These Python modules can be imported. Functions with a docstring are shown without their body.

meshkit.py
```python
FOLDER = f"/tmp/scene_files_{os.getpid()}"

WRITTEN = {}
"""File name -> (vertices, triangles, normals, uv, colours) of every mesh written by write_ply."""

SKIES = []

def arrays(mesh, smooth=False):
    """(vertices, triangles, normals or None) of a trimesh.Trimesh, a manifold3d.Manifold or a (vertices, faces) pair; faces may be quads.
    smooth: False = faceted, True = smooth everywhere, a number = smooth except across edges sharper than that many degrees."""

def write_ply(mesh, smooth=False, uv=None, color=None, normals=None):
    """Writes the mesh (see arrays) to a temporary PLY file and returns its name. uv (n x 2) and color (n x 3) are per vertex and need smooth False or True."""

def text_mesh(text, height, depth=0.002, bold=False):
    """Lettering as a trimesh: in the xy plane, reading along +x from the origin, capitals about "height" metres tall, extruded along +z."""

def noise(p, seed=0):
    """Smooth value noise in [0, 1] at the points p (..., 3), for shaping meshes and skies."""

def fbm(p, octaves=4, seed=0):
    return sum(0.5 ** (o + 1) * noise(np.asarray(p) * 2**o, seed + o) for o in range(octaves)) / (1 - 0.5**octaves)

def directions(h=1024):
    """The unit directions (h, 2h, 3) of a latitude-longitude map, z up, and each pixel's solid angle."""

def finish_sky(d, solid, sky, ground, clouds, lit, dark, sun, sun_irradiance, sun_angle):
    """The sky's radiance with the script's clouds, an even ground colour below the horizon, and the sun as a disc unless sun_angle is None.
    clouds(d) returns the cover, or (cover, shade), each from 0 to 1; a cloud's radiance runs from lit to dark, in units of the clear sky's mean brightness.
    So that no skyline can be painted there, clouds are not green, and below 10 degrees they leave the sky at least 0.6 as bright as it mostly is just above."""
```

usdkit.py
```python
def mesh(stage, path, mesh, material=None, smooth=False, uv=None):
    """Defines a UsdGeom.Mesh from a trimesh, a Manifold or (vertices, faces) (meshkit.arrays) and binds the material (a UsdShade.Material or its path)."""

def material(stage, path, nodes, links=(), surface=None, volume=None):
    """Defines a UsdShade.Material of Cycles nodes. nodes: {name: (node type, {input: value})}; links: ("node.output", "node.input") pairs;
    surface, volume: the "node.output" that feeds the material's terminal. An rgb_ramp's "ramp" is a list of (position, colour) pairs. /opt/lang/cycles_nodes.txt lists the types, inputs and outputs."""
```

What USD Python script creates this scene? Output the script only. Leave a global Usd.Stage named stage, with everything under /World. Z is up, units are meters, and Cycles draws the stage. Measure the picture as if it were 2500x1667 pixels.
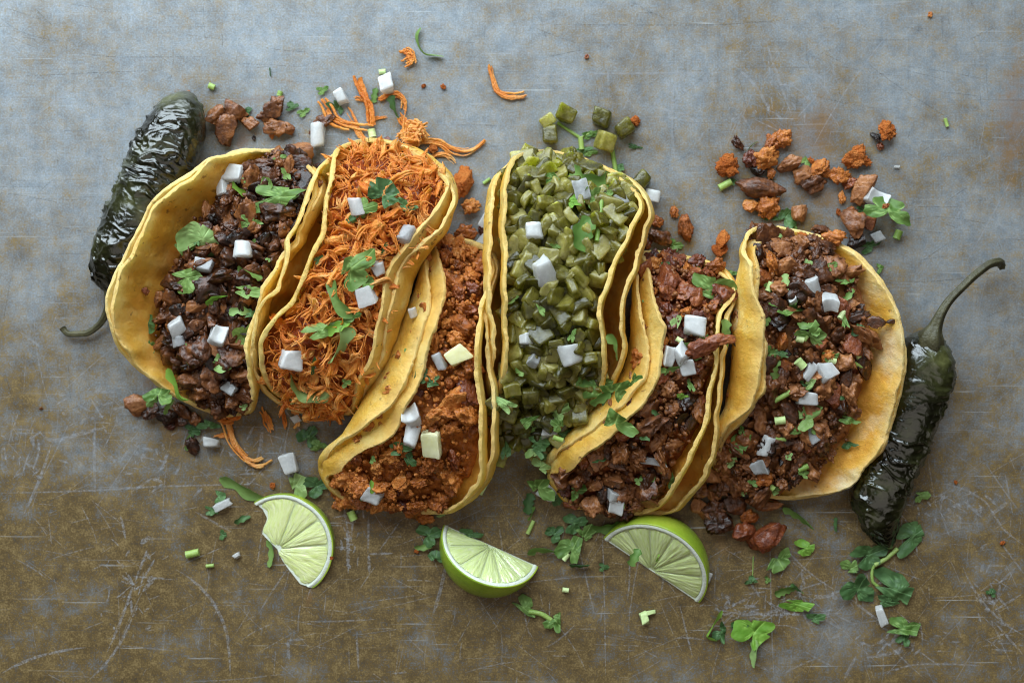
import math, numpy as np, trimesh, usdkit, meshkit
from scipy.interpolate import PchipInterpolator
from scipy.spatial import cKDTree
from pxr import Usd, UsdGeom, UsdLux, UsdShade, Gf, Sdf, Vt
stage = Usd.Stage.CreateInMemory()
UsdGeom.SetStageUpAxis(stage, UsdGeom.Tokens.z); UsdGeom.SetStageMetersPerUnit(stage, 1.0)
UsdGeom.Xform.Define(stage, '/World'); UsdGeom.Scope.Define(stage, '/World/Looks')
rng = np.random.default_rng(7)

# ---------------------------------------------------------------- camera, lamps, exposure
H, K = 0.72, 0.45 / 2500            # camera height (m), metres per photograph pixel on the tray
cam = UsdGeom.Camera.Define(stage, '/World/camera')
cam.AddTranslateOp().Set(Gf.Vec3d(0, 0, H))
cam.CreateHorizontalApertureAttr(36.0); cam.CreateVerticalApertureAttr(36.0 * 682 / 1024)
cam.CreateFocalLengthAttr(36.0 * H / 0.45); cam.CreateClippingRangeAttr(Gf.Vec2f(0.02, 50))
cam.CreateFStopAttr(5.6); cam.CreateFocusDistanceAttr(H - 0.03)
cam.CreateExposureAttr(0.38)

def rect_light(name, pos, target, w, h, color, power):
    l = UsdLux.RectLight.Define(stage, '/World/' + name)
    p, t = np.array(pos, float), np.array(target, float)
    z = (p - t) / np.linalg.norm(p - t); x = np.cross([0, 0, 1.0], z)
    x = np.array([1.0, 0, 0]) if np.linalg.norm(x) < 1e-6 else x / np.linalg.norm(x)
    y = np.cross(z, x)
    l.AddTransformOp().Set(Gf.Matrix4d(*x, 0, *y, 0, *z, 0, *p, 1))
    l.CreateWidthAttr(w); l.CreateHeightAttr(h); l.CreateColorAttr(Gf.Vec3f(*color)); l.CreateIntensityAttr(power)
    return l
WIN = rect_light('window_lamp', (-0.30, 0.95, 0.72), (0, 0.02, 0), 1.7, 1.0, (0.78, 0.91, 1.0), 7.0)
CEIL = rect_light('ceiling_lamp', (0.1, -0.75, 1.75), (0, 0, 0), 2.4, 2.0, (1.0, 0.93, 0.84), 0.58)

# ---------------------------------------------------------------- helpers
def W(px, py, z=0.0):
    """the point at height z (m) that stands where the photograph shows pixel (px, py)"""
    px, py, z = np.asarray(px, float), np.asarray(py, float), np.asarray(z, float)
    s = K * (H - z) / H
    return np.stack(np.broadcast_arrays((px - 1250) * s, (833.5 - py) * s, z), -1)
taken = {}
def numbered(parent, name):
    k = (parent, name); n = taken.get(k, 0); taken[k] = n + 1
    return name if n == 0 else f'{name}_{n:03d}'
TN = Sdf.ValueTypeNames
def smooth_n(v, f):
    n = np.zeros_like(v); fn = np.cross(v[f[:, 1]] - v[f[:, 0]], v[f[:, 2]] - v[f[:, 0]])
    for k in range(3): np.add.at(n, f[:, k], fn)
    return n / np.maximum(np.linalg.norm(n, axis=1, keepdims=True), 1e-20)
def quads(n, m, wrap=False):
    i, j = np.meshgrid(np.arange(n - 1), np.arange(m if wrap else m - 1), indexing='ij')
    a = i * m + j; b = i * m + (j + 1) % m; c = a + m; d = b + m
    a, b, c, d = (q.ravel() for q in (a, b, c, d))
    return np.vstack([np.stack([a, b, d], 1), np.stack([a, d, c], 1)])
def put(parent, name, v, f, mat, smooth=True, attrs=None, base=None):
    """defines ONE Mesh prim; base: a point that becomes the prim's origin"""
    path = parent + '/' + numbered(parent, name)
    v = np.asarray(v, float); f = np.asarray(f, np.int64)
    m = UsdGeom.Mesh.Define(stage, path)
    n = smooth_n(v, f) if smooth is True else None
    if smooth not in (True, False):
        v, f, n = meshkit.arrays(trimesh.Trimesh(v, f, process=False), smooth)
    if base is not None:
        m.AddTranslateOp().Set(Gf.Vec3d(*map(float, base))); v = v - np.asarray(base)
    m.CreatePointsAttr(Vt.Vec3fArray.FromNumpy(np.ascontiguousarray(v, np.float32)))
    m.CreateFaceVertexCountsAttr(Vt.IntArray.FromNumpy(np.full(len(f), 3, np.int32)))
    m.CreateFaceVertexIndicesAttr(Vt.IntArray.FromNumpy(np.ascontiguousarray(f.astype(np.int32).ravel())))
    m.CreateSubdivisionSchemeAttr('none')
    if n is not None:
        m.CreateNormalsAttr(Vt.Vec3fArray.FromNumpy(np.ascontiguousarray(n, np.float32))); m.SetNormalsInterpolation('vertex')
    for k, a in (attrs or {}).items():
        UsdGeom.PrimvarsAPI(m).CreatePrimvar(k, TN.FloatArray, 'vertex').Set(Vt.FloatArray.FromNumpy(np.ascontiguousarray(a, np.float32)))
    UsdShade.MaterialBindingAPI.Apply(m.GetPrim()).Bind(mat)
    return path
pending = []
def tag(path, label=None, cat=None, group=None, kind=None, order=None):
    """label and the rest; look-alikes get told apart at the end by their order from the left"""
    p = stage.GetPrimAtPath(path)
    if cat: p.SetCustomDataByKey('category', cat)
    if group: p.SetCustomDataByKey('group', group)
    if kind: p.SetCustomDataByKey('kind', kind)
    if label:
        p.SetCustomDataByKey('label', label)
        if order is not None: pending.append((label, order, p))
    return path
ORD = [f'number {i}' for i in range(60)]; _t = 'first second third fourth fifth sixth seventh eighth ninth'.split(); ORD[19:] = ['twentieth'] + ['twenty-' + q for q in _t] + ['thirtieth'] + ['thirty-' + q for q in _t] + ['fortieth'] + ['forty-' + q for q in _t]; ORD[:20] = 'first second third fourth fifth sixth seventh eighth ninth tenth eleventh twelfth thirteenth fourteenth fifteenth sixteenth seventeenth eighteenth nineteenth twentieth'.split()
def finish_labels():
    by = {}
    for l, o, p in pending: by.setdefault(l, []).append((o, p))
    for l, ps in by.items():
        if len(ps) > 1:
            for k, (o, p) in enumerate(sorted(ps, key=lambda q: q[0])):
                pos = 'leftmost' if k == 0 else 'rightmost' if k == len(ps) - 1 else ORD[k] + ' from left'
                p.SetCustomDataByKey('label', f'{l}, {pos}')
def thing(name, base=(0, 0, 0)):
    path = '/World/' + numbered('/World', name)
    x = UsdGeom.Xform.Define(stage, path)
    if any(base): x.AddTranslateOp().Set(Gf.Vec3d(*map(float, base)))
    return path
def rot(ax, a):
    return trimesh.transformations.rotation_matrix(a, ax)[:3, :3]
def rand_rot(r):
    q = r.normal(size=4); q /= np.linalg.norm(q)
    return trimesh.transformations.quaternion_matrix(q)[:3, :3]
def tube(P, R, sides=8, caps=True, flat=1.0):
    P = np.asarray(P, float); n = len(P); R = np.broadcast_to(R, n)
    T = np.gradient(P, axis=0); T /= np.maximum(np.linalg.norm(T, axis=1, keepdims=True), 1e-12)
    up = np.array([0.13, 0.21, 0.97]); X = np.cross(T, up); X /= np.maximum(np.linalg.norm(X, axis=1, keepdims=True), 1e-9); Y = np.cross(X, T)
    a = np.arange(sides) / sides * 2 * np.pi
    V = P[:, None] + R[:, None, None] * (np.cos(a)[None, :, None] * X[:, None] + flat * np.sin(a)[None, :, None] * Y[:, None])
    V = V.reshape(-1, 3); F = quads(n, sides, True)[:, ::-1]
    if caps:
        c0, c1 = len(V), len(V) + 1
        V = np.vstack([V, P[:1], P[-1:]]); j = np.arange(sides); k = (j + 1) % sides
        F = np.vstack([F, np.stack([np.full(sides, c0), j, k], 1)[:, ::-1] * 1, np.stack([np.full(sides, c1), (n - 1) * sides + k, (n - 1) * sides + j], 1)[:, ::-1]])
    return V, F
def join(parts):
    o, vs, fs = 0, [], []
    for v, f in parts: vs.append(v); fs.append(np.asarray(f) + o); o += len(v)
    return np.vstack(vs), np.vstack(fs)
def spline(pts, n, even=True):
    pts = np.asarray(pts, float); d = np.r_[0, np.cumsum(np.linalg.norm(np.diff(pts[:, :2], axis=0), axis=1))]; d /= d[-1]
    t = np.linspace(0, 1, n); t = t if even else 0.45 * t + 0.55 * (1 - np.cos(np.pi * t)) / 2
    return PchipInterpolator(d, pts, axis=0)(t)

# ---------------------------------------------------------------- materials
def mat(name, nodes, links, surface='p.BSDF'):
    return usdkit.material(stage, '/World/Looks/' + name, nodes, links, surface=surface)
def food(name, ramp, scale=120, rough=(0.3, 0.6), bump=0.4, bscale=700, sss=0.0, rand=0.35, spec=0.5, detail=6, sradius=(1, .4, .2), sscale=0.002, coat=0.0, bdist=0.001, trans=0.0):
    """base colour from a ramp over noise plus each piece's own random shift"""
    nodes = {'tc': ('texture_coordinate', {}), 'n': ('noise_texture', {'scale': scale, 'detail': detail, 'roughness': 0.62}),
             'oi': ('object_info', {}), 'm1': ('math', {'math_type': 'multiply_add', 'value2': rand, 'value3': -rand / 2}), 'add': ('math', {'math_type': 'add'}),
             'r': ('rgb_ramp', {'ramp': ramp}), 'n2': ('noise_texture', {'scale': bscale, 'detail': 5, 'roughness': 0.6}), 'b': ('bump', {'strength': bump, 'distance': bdist}),
             'mr': ('map_range', {'from_min': 0.3, 'from_max': 0.7, 'to_min': rough[0], 'to_max': rough[1]}),
             'p': ('principled_bsdf', {'subsurface_weight': sss, 'subsurface_radius': sradius, 'subsurface_scale': sscale, 'specular_ior_level': spec, 'coat_weight': coat, 'coat_roughness': 0.12, 'transmission_weight': trans, 'ior': 1.4})}
    links = [('tc.object', 'n.vector'), ('tc.object', 'n2.vector'), ('oi.random', 'm1.value1'), ('n.fac', 'add.value1'), ('m1.value', 'add.value2'), ('add.value', 'r.fac'), ('r.color', 'p.base_color'),
             ('n2.fac', 'b.height'), ('b.normal', 'p.normal'), ('n2.fac', 'mr.value'), ('mr.result', 'p.roughness')]
    return mat(name, nodes, links)
M = {}
M['beef'] = food('charred_beef', [(0.18, (.006, .003, .002)), (0.40, (.034, .0105, .004)), (0.58, (.098, .030, .009)), (0.82, (.28, .10, .027))], scale=260, rough=(.16, .5), rand=.5, bump=.6, bscale=700, spec=.5, detail=7, bdist=.0012, coat=.28)
M['pork'] = food('browned_pork', [(0.15, (.018, .007, .004)), (0.38, (.085, .027, .009)), (0.56, (.20, .070, .022)), (0.82, (.40, .165, .058))], scale=260, rough=(.2, .55), rand=.45, bump=.6, bscale=700, spec=.45, detail=7, bdist=.0012, coat=.22)
M['chorizo'] = food('chorizo', [(0.15, (.10, .025, .004)), (0.38, (.31, .082, .012)), (0.58, (.50, .155, .024)), (0.85, (.64, .27, .065))], scale=320, rough=(.22, .6), rand=.4, bump=.8, bscale=900, spec=.45, detail=8, bdist=.0018, coat=.25)
M['red'] = food('red_chorizo', [(0.15, (.03, .006, .003)), (0.42, (.105, .021, .007)), (0.62, (.20, .048, .013)), (0.85, (.36, .11, .028))], scale=300, rough=(.16, .5), rand=.45, bump=.7, bscale=700, spec=.5, detail=8, bdist=.0014, coat=.32)
M['orange'] = food('orange_crumb', [(0.2, (.22, .05, .008)), (0.5, (.46, .115, .018)), (0.8, (.60, .20, .045))], scale=300, rough=(.35, .6), rand=.3, bump=.9, bscale=900, spec=.3, bdist=.003)
M['chicken'] = food('shredded_chicken', [(0.15, (.42, .070, .007)), (0.40, (.70, .175, .020)), (0.60, (.84, .29, .055)), (0.85, (.88, .46, .15))], scale=170, rough=(.2, .5), rand=.42, bump=.6, bscale=1100, sss=.25, sradius=(1, .35, .1), spec=.45, bdist=.0015)
M['chicken_deep'] = food('chicken_sauce', [(.2, (.16, .022, .003)), (.5, (.36, .062, .007)), (.8, (.55, .13, .018))], scale=220, rough=(.15, .4), rand=0, bump=.9, bscale=900, coat=.3, bdist=.003)
M['cactus'] = food('cactus', [(0.12, (.028, .025, .005)), (0.38, (.082, .070, .009)), (0.58, (.165, .142, .022)), (0.85, (.34, .30, .085))], scale=190, rough=(.10, .40), rand=.6, bump=.7, bscale=420, sss=.5, sradius=(.9, 1, .2), sscale=.003, coat=.25)
M['onion'] = food('onion', [(0.2, (.74, .745, .73)), (0.8, (.90, .90, .87))], scale=150, rough=(.14, .4), rand=.2, bump=.15, bscale=300, sss=.5, sradius=(1, 1, 1), sscale=.006, trans=.18)
M['onion_dull'] = food('dull_onion', [(0.2, (.42, .42, .42)), (0.8, (.62, .60, .62))], scale=80, rough=(.14, .4), rand=.25, bump=.15, bscale=300, sss=.5, sradius=(1, .9, .95), sscale=.004, trans=.25)
M['pineapple'] = food('pineapple', [(0.2, (.62, .58, .22)), (0.8, (.86, .82, .48))], scale=110, rough=(.2, .45), rand=.1, bump=.3, bscale=300, sss=.4, sradius=(1, .9, .4), sscale=.003)
def leaf_mat(name, a, b, trans):
    nodes = {'tc': ('texture_coordinate', {}), 'n': ('noise_texture', {'scale': 150, 'detail': 4}), 'oi': ('object_info', {}), 'm1': ('math', {'math_type': 'multiply_add', 'value2': .5, 'value3': -.25}), 'add': ('math', {'math_type': 'add'}),
             'r': ('rgb_ramp', {'ramp': [(.2, a), (.8, b)]}), 'v': ('attribute', {'attribute': 'vein'}), 'pale': ('color', {'value': tuple(min(1, 1.6 * q + .03) for q in b)}), 'mx': ('mix_color', {}),
             'vm': ('math', {'math_type': 'multiply', 'value2': .7}), 'b': ('bump', {'strength': .5, 'distance': .0006}),
             'n2': ('noise_texture', {'scale': 500, 'detail': 3}), 'ha': ('math', {'math_type': 'multiply_add', 'value2': -.8}),
             'p': ('principled_bsdf', {'roughness': .5, 'specular_ior_level': .35}), 't': ('translucent_bsdf', {}), 'mc': ('mix_closure', {'fac': trans})}
    links = [('tc.object', 'n.vector'), ('tc.object', 'n2.vector'), ('oi.random', 'm1.value1'), ('n.fac', 'add.value1'), ('m1.value', 'add.value2'), ('add.value', 'r.fac'), ('r.color', 'mx.a'), ('pale.color', 'mx.b'), ('v.fac', 'vm.value1'), ('vm.value', 'mx.fac'),
             ('mx.result', 'p.base_color'), ('mx.result', 't.color'), ('v.fac', 'ha.value1'), ('n2.fac', 'ha.value3'), ('ha.value', 'b.height'), ('b.normal', 'p.normal'), ('p.BSDF', 'mc.closure1'), ('t.BSDF', 'mc.closure2')]
    return mat(name, nodes, links, 'mc.closure')
M['leaf'] = leaf_mat('leaf_green', (.085, .175, .030), (.22, .345, .090), .28)
M['pale'] = leaf_mat('leaf_pale', (.20, .33, .095), (.32, .46, .16), .25)
M['dark'] = leaf_mat('leaf_dark', (.034, .085, .024), (.085, .175, .052), .15)
M['bright'] = leaf_mat('leaf_bright', (.12, .29, .025), (.24, .42, .06), .3)
M['stem'] = food('stem', [(0.2, (.17, .30, .05)), (0.8, (.36, .50, .13))], scale=200, rough=(.3, .5), rand=.4, bump=.3, bscale=900, sss=.2, sradius=(.6, 1, .3))
M['stem_cut'] = food('stem_cut', [(0.2, (.42, .56, .20)), (0.8, (.62, .70, .36))], scale=200, rough=(.3, .5), rand=.4, bump=.3, bscale=900)

# tortilla: yellow corn, pale dusty blotches, grease near the filling (primvar), toasted specks
def tortilla_mat(name, tint, blotch=0):
    c = lambda q: tuple(a * b for a, b in zip(q, tint))
    nodes = {'tc': ('texture_coordinate', {}), 'n1': ('noise_texture', {'scale': 55 - 15 * blotch, 'detail': 7, 'roughness': .66}), 'r1': ('rgb_ramp', {'ramp': [(.33, c((.68, .29, .022))), (.48, c((.85, .43, .052))), (.64, c((.92, .62, .17) if not blotch else (.90, .72, .38)))]}),
             'g': ('attribute', {'attribute': 'grease'}), 'gn': ('noise_texture', {'scale': 60, 'detail': 7, 'roughness': .65}), 'gm': ('math', {'math_type': 'multiply'}), 'gm2': ('map_range', {'from_min': .12, 'from_max': .46, 'clamp': True}),
             'gc': ('color', {'value': (.60, .185, .014)}), 'mx1': ('mix_color', {}),
             'rim': ('attribute', {'attribute': 'rim'}), 'rc': ('color', {'value': c((.88, .58, .19))}), 'rm': ('math', {'math_type': 'multiply', 'value2': .65}), 'mx2': ('mix_color', {}),
             'n3': ('noise_texture', {'scale': 260, 'detail': 3, 'roughness': .55}), 'n4': ('noise_texture', {'scale': 30, 'detail': 2}), 'sa': ('math', {'math_type': 'multiply_add', 'value2': .45}), 'sr': ('map_range', {'from_min': .89, 'from_max': .975, 'clamp': True}),
             'sc': ('color', {'value': (.13, .045, .011)}), 'sm': ('math', {'math_type': 'multiply', 'value2': .85}), 'mx3': ('mix_color', {}), 'tn': ('noise_texture', {'scale': 85, 'detail': 6, 'roughness': .7}), 'tr': ('map_range', {'from_min': .56, 'from_max': .72, 'to_max': .6, 'clamp': True}), 'tcol': ('color', {'value': (.42, .165, .022)}), 'mx4': ('mix_color', {}),
             'bn': ('noise_texture', {'scale': 420, 'detail': 8, 'roughness': .75}), 'b': ('bump', {'strength': .6, 'distance': .0020}), 'p': ('principled_bsdf', {'roughness': .55, 'specular_ior_level': .35, 'subsurface_weight': .30, 'subsurface_radius': (1, .55, .2), 'subsurface_scale': .004})}
    links = [('tc.object', f'{n}.vector') for n in ('n1', 'gn', 'n3', 'n4', 'bn')] + [('n1.fac', 'r1.fac'), ('g.fac', 'gm.value1'), ('gn.fac', 'gm.value2'), ('gm.value', 'gm2.value'), ('gm2.result', 'mx1.fac'), ('r1.color', 'mx1.a'), ('gc.color', 'mx1.b'),
             ('rim.fac', 'rm.value1'), ('rm.value', 'mx2.fac'), ('mx1.result', 'mx2.a'), ('rc.color', 'mx2.b'),
             ('n4.fac', 'sa.value1'), ('n3.fac', 'sa.value3'), ('sa.value', 'sr.value'), ('sr.result', 'sm.value1'), ('sm.value', 'mx3.fac'), ('tc.object', 'tn.vector'), ('tn.fac', 'tr.value'), ('tr.result', 'mx4.fac'), ('mx2.result', 'mx4.a'), ('tcol.color', 'mx4.b'), ('mx4.result', 'mx3.a'), ('sc.color', 'mx3.b'), ('mx3.result', 'p.base_color'),
             ('bn.fac', 'b.height'), ('b.normal', 'p.normal')]
    return mat(name, nodes, links)
M['tort'] = tortilla_mat('corn_tortilla', (1, 1, 1)); M['tort3'] = tortilla_mat('corn_tortilla_blotched', (1, 1, 1), 1); M['tort2'] = tortilla_mat('corn_tortilla_pale', (1.02, 1.06, 1.15))

# worn steel tray: grey metal under brown baked-on patina (primvar 'patina'), stains (primvar 'stain'), fine scratches
def tray_mat():
    nodes = {'tc': ('texture_coordinate', {}), 'pa': ('attribute', {'attribute': 'patina'}), 'st': ('attribute', {'attribute': 'stain'})}
    links = []
    def noise(n, scale, mscale=(1, 1, 1), rotz=0.0, detail=5, rough=.6):
        nodes[n + 'm'] = ('mapping', {'scale': mscale, 'rotation': (0, 0, rotz)}); nodes[n] = ('noise_texture', {'scale': scale, 'detail': detail, 'roughness': rough})
        links.extend([('tc.object', n + 'm.vector'), (n + 'm.vector', n + '.vector')])
    def math_(n, op, a, b=None, c=None, **kw):
        d = {'math_type': op}
        for k, q in zip(('value1', 'value2', 'value3'), (a, b, c)):
            if isinstance(q, str): links.append((q, f'{n}.{k}'))
            elif q is not None: d[k] = q
        nodes[n] = ('math', d)
    def rng_(n, src, a, b, lo=0, hi=1):
        nodes[n] = ('map_range', {'from_min': a, 'from_max': b, 'to_min': lo, 'to_max': hi, 'clamp': True}); links.append((src, n + '.value'))
    noise('big', 32, detail=9, rough=.70); noise('mid', 150, detail=10, rough=.80); noise('hx', 90, (.4, 5, 1), .02, 5, .75); noise('vx', 90, (5, .4, 1), .03, 5, .75); noise('fine', 1300, detail=2)
    math_('a1', 'multiply_add', 'big.fac', 2.3, 'pa.fac'); math_('a2', 'multiply_add', 'mid.fac', 2.2, 'a1.value'); math_('a3', 'multiply_add', 'hx.fac', .15, 'a2.value'); math_('a4', 'multiply_add', 'vx.fac', .30, 'a3.value'); math_('a5', 'multiply_add', 'fine.fac', 1.5, 'a4.value')
    rng_('mask', 'a5.value', 3.225 - .60, 3.225 + .46)
    nodes['metal'] = ('rgb_ramp', {'ramp': [(.34, (.18, .207, .232)), (.66, (.41, .455, .49))]}); links.append(('mid.fac', 'metal.fac'))
    nodes['brown'] = ('rgb_ramp', {'ramp': [(.38, (.042, .025, .008)), (.5, (.108, .067, .021)), (.62, (.225, .155, .062))]}); math_('bs', 'multiply_add', 'mid.fac', .65, 'bs0.value'); math_('bs0', 'multiply', 'fine.fac', .35); links.append(('bs.value', 'brown.fac'))
    # worn-through specks of bare metal, drawn out along the two wiping directions
    noise('wh', 240, (.45, 1.7, 1), .08, 7, .82); noise('wv', 240, (1.7, .45, 1), .02, 7, .82); math_('wm', 'maximum', 'wh.fac', 'wv.fac'); math_('wb', 'multiply_add', 'big.fac', -.35, 'wm.value'); rng_('wr', 'wb.value', .44, .56, 0, .55)
    math_('winv', 'subtract', 1.0, 'wr.result'); math_('mask2', 'multiply', 'mask.result', 'winv.value')
    nodes['mx'] = ('mix_color', {}); links.extend([('mask2.value', 'mx.fac'), ('metal.color', 'mx.a'), ('brown.color', 'mx.b')])
    # fine light and dark scratches in several directions
    prev = 'mx.result'
    for i, (rz, sc, th, col, st) in enumerate([(.11, (.5, 26, 1), .68, (.50, .53, .56), .18), (1.72, (.5, 26, 1), .68, (.50, .53, .56), .2), (.62, (.5, 22, 1), .69, (.50, .53, .55), .5), (-.75, (.5, 22, 1), .69, (.50, .53, .55), .5), (.17, (.4, 30, 1), .675, (.045, .042, .04), .26), (1.40, (.4, 30, 1), .685, (.045, .042, .04), .22), (-.35, (.35, 30, 1), .70, (.04, .04, .04), .6)]):
        n = f's{i}'; noise(n, 34, sc, rz, 3, .55); rng_(n + 'r', n + '.fac', th, th + .05, 0, st)
        nodes[n + 'c'] = ('color', {'value': col}); nodes[n + 'x'] = ('mix_color', {}); links.extend([(n + 'r.result', n + 'x.fac'), (prev, n + 'x.a'), (n + 'c.color', n + 'x.b')]); prev = n + 'x.result'
    math_('sm', 'multiply_add', 'mid.fac', 3.0, 'sm0.value'); math_('sm0', 'multiply_add', 'st.fac', 1.1, -1.5); rng_('smr', 'sm.value', .30, 1.1, 0, .55)
    nodes['sc'] = ('color', {'value': (.16, .075, .028)}); nodes['sx'] = ('mix_color', {}); links.extend([('smr.result', 'sx.fac'), (prev, 'sx.a'), ('sc.color', 'sx.b')])
    rng_('met', 'mask2.value', 0, 1, .5, .05); rng_('rgh', 'mask2.value', 0, 1, .42, .55)
    math_('bh', 'multiply_add', 'mid.fac', 1.0, 'vx.fac'); nodes['b'] = ('bump', {'strength': .25, 'distance': .0006})
    nodes['p'] = ('principled_bsdf', {'specular_ior_level': .35})
    links.extend([('sx.result', 'p.base_color'), ('met.result', 'p.metallic'), ('rgh.result', 'p.roughness'), ('bh.value', 'b.height'), ('b.normal', 'p.normal')])
    return mat('worn_steel', nodes, links)
M['tray'] = tray_mat()
# ---------------------------------------------------------------- the tray
def blob(X, Y, cx, cy, rx, ry, a=0.0):
    c, s = math.cos(a), math.sin(a); dx, dy = X - cx, Y - cy
    return np.exp(-(((dx * c + dy * s) / rx) ** 2 + ((-dx * s + dy * c) / ry) ** 2))
gx, gy = np.linspace(-450, 2950, 420), np.linspace(-450, 2120, 320)
PX, PY = np.meshgrid(gx, gy, indexing='xy')
def patina_at(X, Y):
    f = np.clip((Y - 150) / 1300, -.2, 1.1)
    p = -.21 + .76 * np.clip(f, 0, 1)
    p += .22 * blob(X, Y, 1950, 330, 420, 260) + .18 * blob(X, Y, 2450, 280, 160, 260) + .14 * blob(X, Y, 230, 190, 200, 120) + .12 * blob(X, Y, 1500, 150, 300, 160)
    p += -.16 * blob(X, Y, 150, 560, 260, 330) - .22 * blob(X, Y, 2350, 700, 240, 420) - .10 * blob(X, Y, 1300, 520, 200, 300) + .12 * blob(X, Y, 60, 950, 200, 160)
    p += .22 * blob(X, Y, 1000, 1330, 1300, 130) - .24 * blob(X, Y, 1980, 1460, 160, 130) - .26 * blob(X, Y, 2170, 1570, 140, 60) - .16 * blob(X, Y, 320, 1030, 190, 130) - .12 * blob(X, Y, 2430, 1500, 140, 240)
    return p
pat = patina_at(PX, PY)
stn = np.zeros_like(PX)
for b in [(2480, 300, 60, 180, .1, 1.0), (1900, 330, 120, 70, .3, .75), (2010, 300, 60, 90, 0, .7), (395, 300, 22, 110, .5, .9), (330, 430, 18, 130, .45, .7), (600, 245, 90, 10, -.1, .85), (745, 200, 110, 10, .1, .5), (840, 210, 8, 45, -.3, .6), (592, 345, 14, 24, .2, .8), (370, 930, 30, 60, -.5, .9), (2080, 440, 20, 14, 0, .7), (2200, 430, 16, 12, 0, .6), (756, 1460, 10, 30, .2, .9), (1180, 1190, 40, 20, 0, .6), (1640, 1290, 90, 40, .2, .7), (1780, 1330, 60, 50, 0, .6), (880, 1270, 110, 40, .1, .7), (430, 1060, 90, 40, .2, .6), (640, 1060, 80, 40, 0, .6), (590, 340, 60, 30, 0, .6), (700, 340, 50, 30, .3, .6), (1960, 470, 140, 60, 0, .5), (1110, 510, 60, 60, 0, .5), (1640, 570, 60, 50, 0, .5), (2050, 520, 90, 60, .5, .5)]:
    stn += .9 * b[5] * blob(PX, PY, *b[:5])
V = np.stack([(PX - 1250) * K, (833.5 - PY) * K, np.zeros_like(PX)], -1).reshape(-1, 3)
F = quads(len(gy), len(gx))[:, ::-1]
# turn the sheet into a thin plate with an underside
n0 = len(V); ring = np.r_[np.arange(len(gx)), np.arange(1, len(gy)) * len(gx) + len(gx) - 1, (len(gy) - 1) * len(gx) + np.arange(len(gx) - 2, -1, -1), np.arange(len(gy) - 2, 0, -1) * len(gx)]
low = V[ring] + [0, 0, -.0015]; k = np.arange(len(ring)); k2 = (k + 1) % len(ring)
F = np.vstack([F, np.stack([ring[k], ring[k2], n0 + k2], 1), np.stack([ring[k], n0 + k2, n0 + k], 1)])
V = np.vstack([V, low]); at_ = np.r_[pat.ravel(), pat.ravel()[ring]]; as_ = np.r_[stn.ravel(), stn.ravel()[ring]]
TRAY = put('/World', 'metal_tray', V, F, M['tray'], smooth=False, attrs={'patina': at_, 'stain': as_})
tag(TRAY, 'scratched grey steel tray with brown baked patina under all the food', 'tray', kind='structure')

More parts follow.
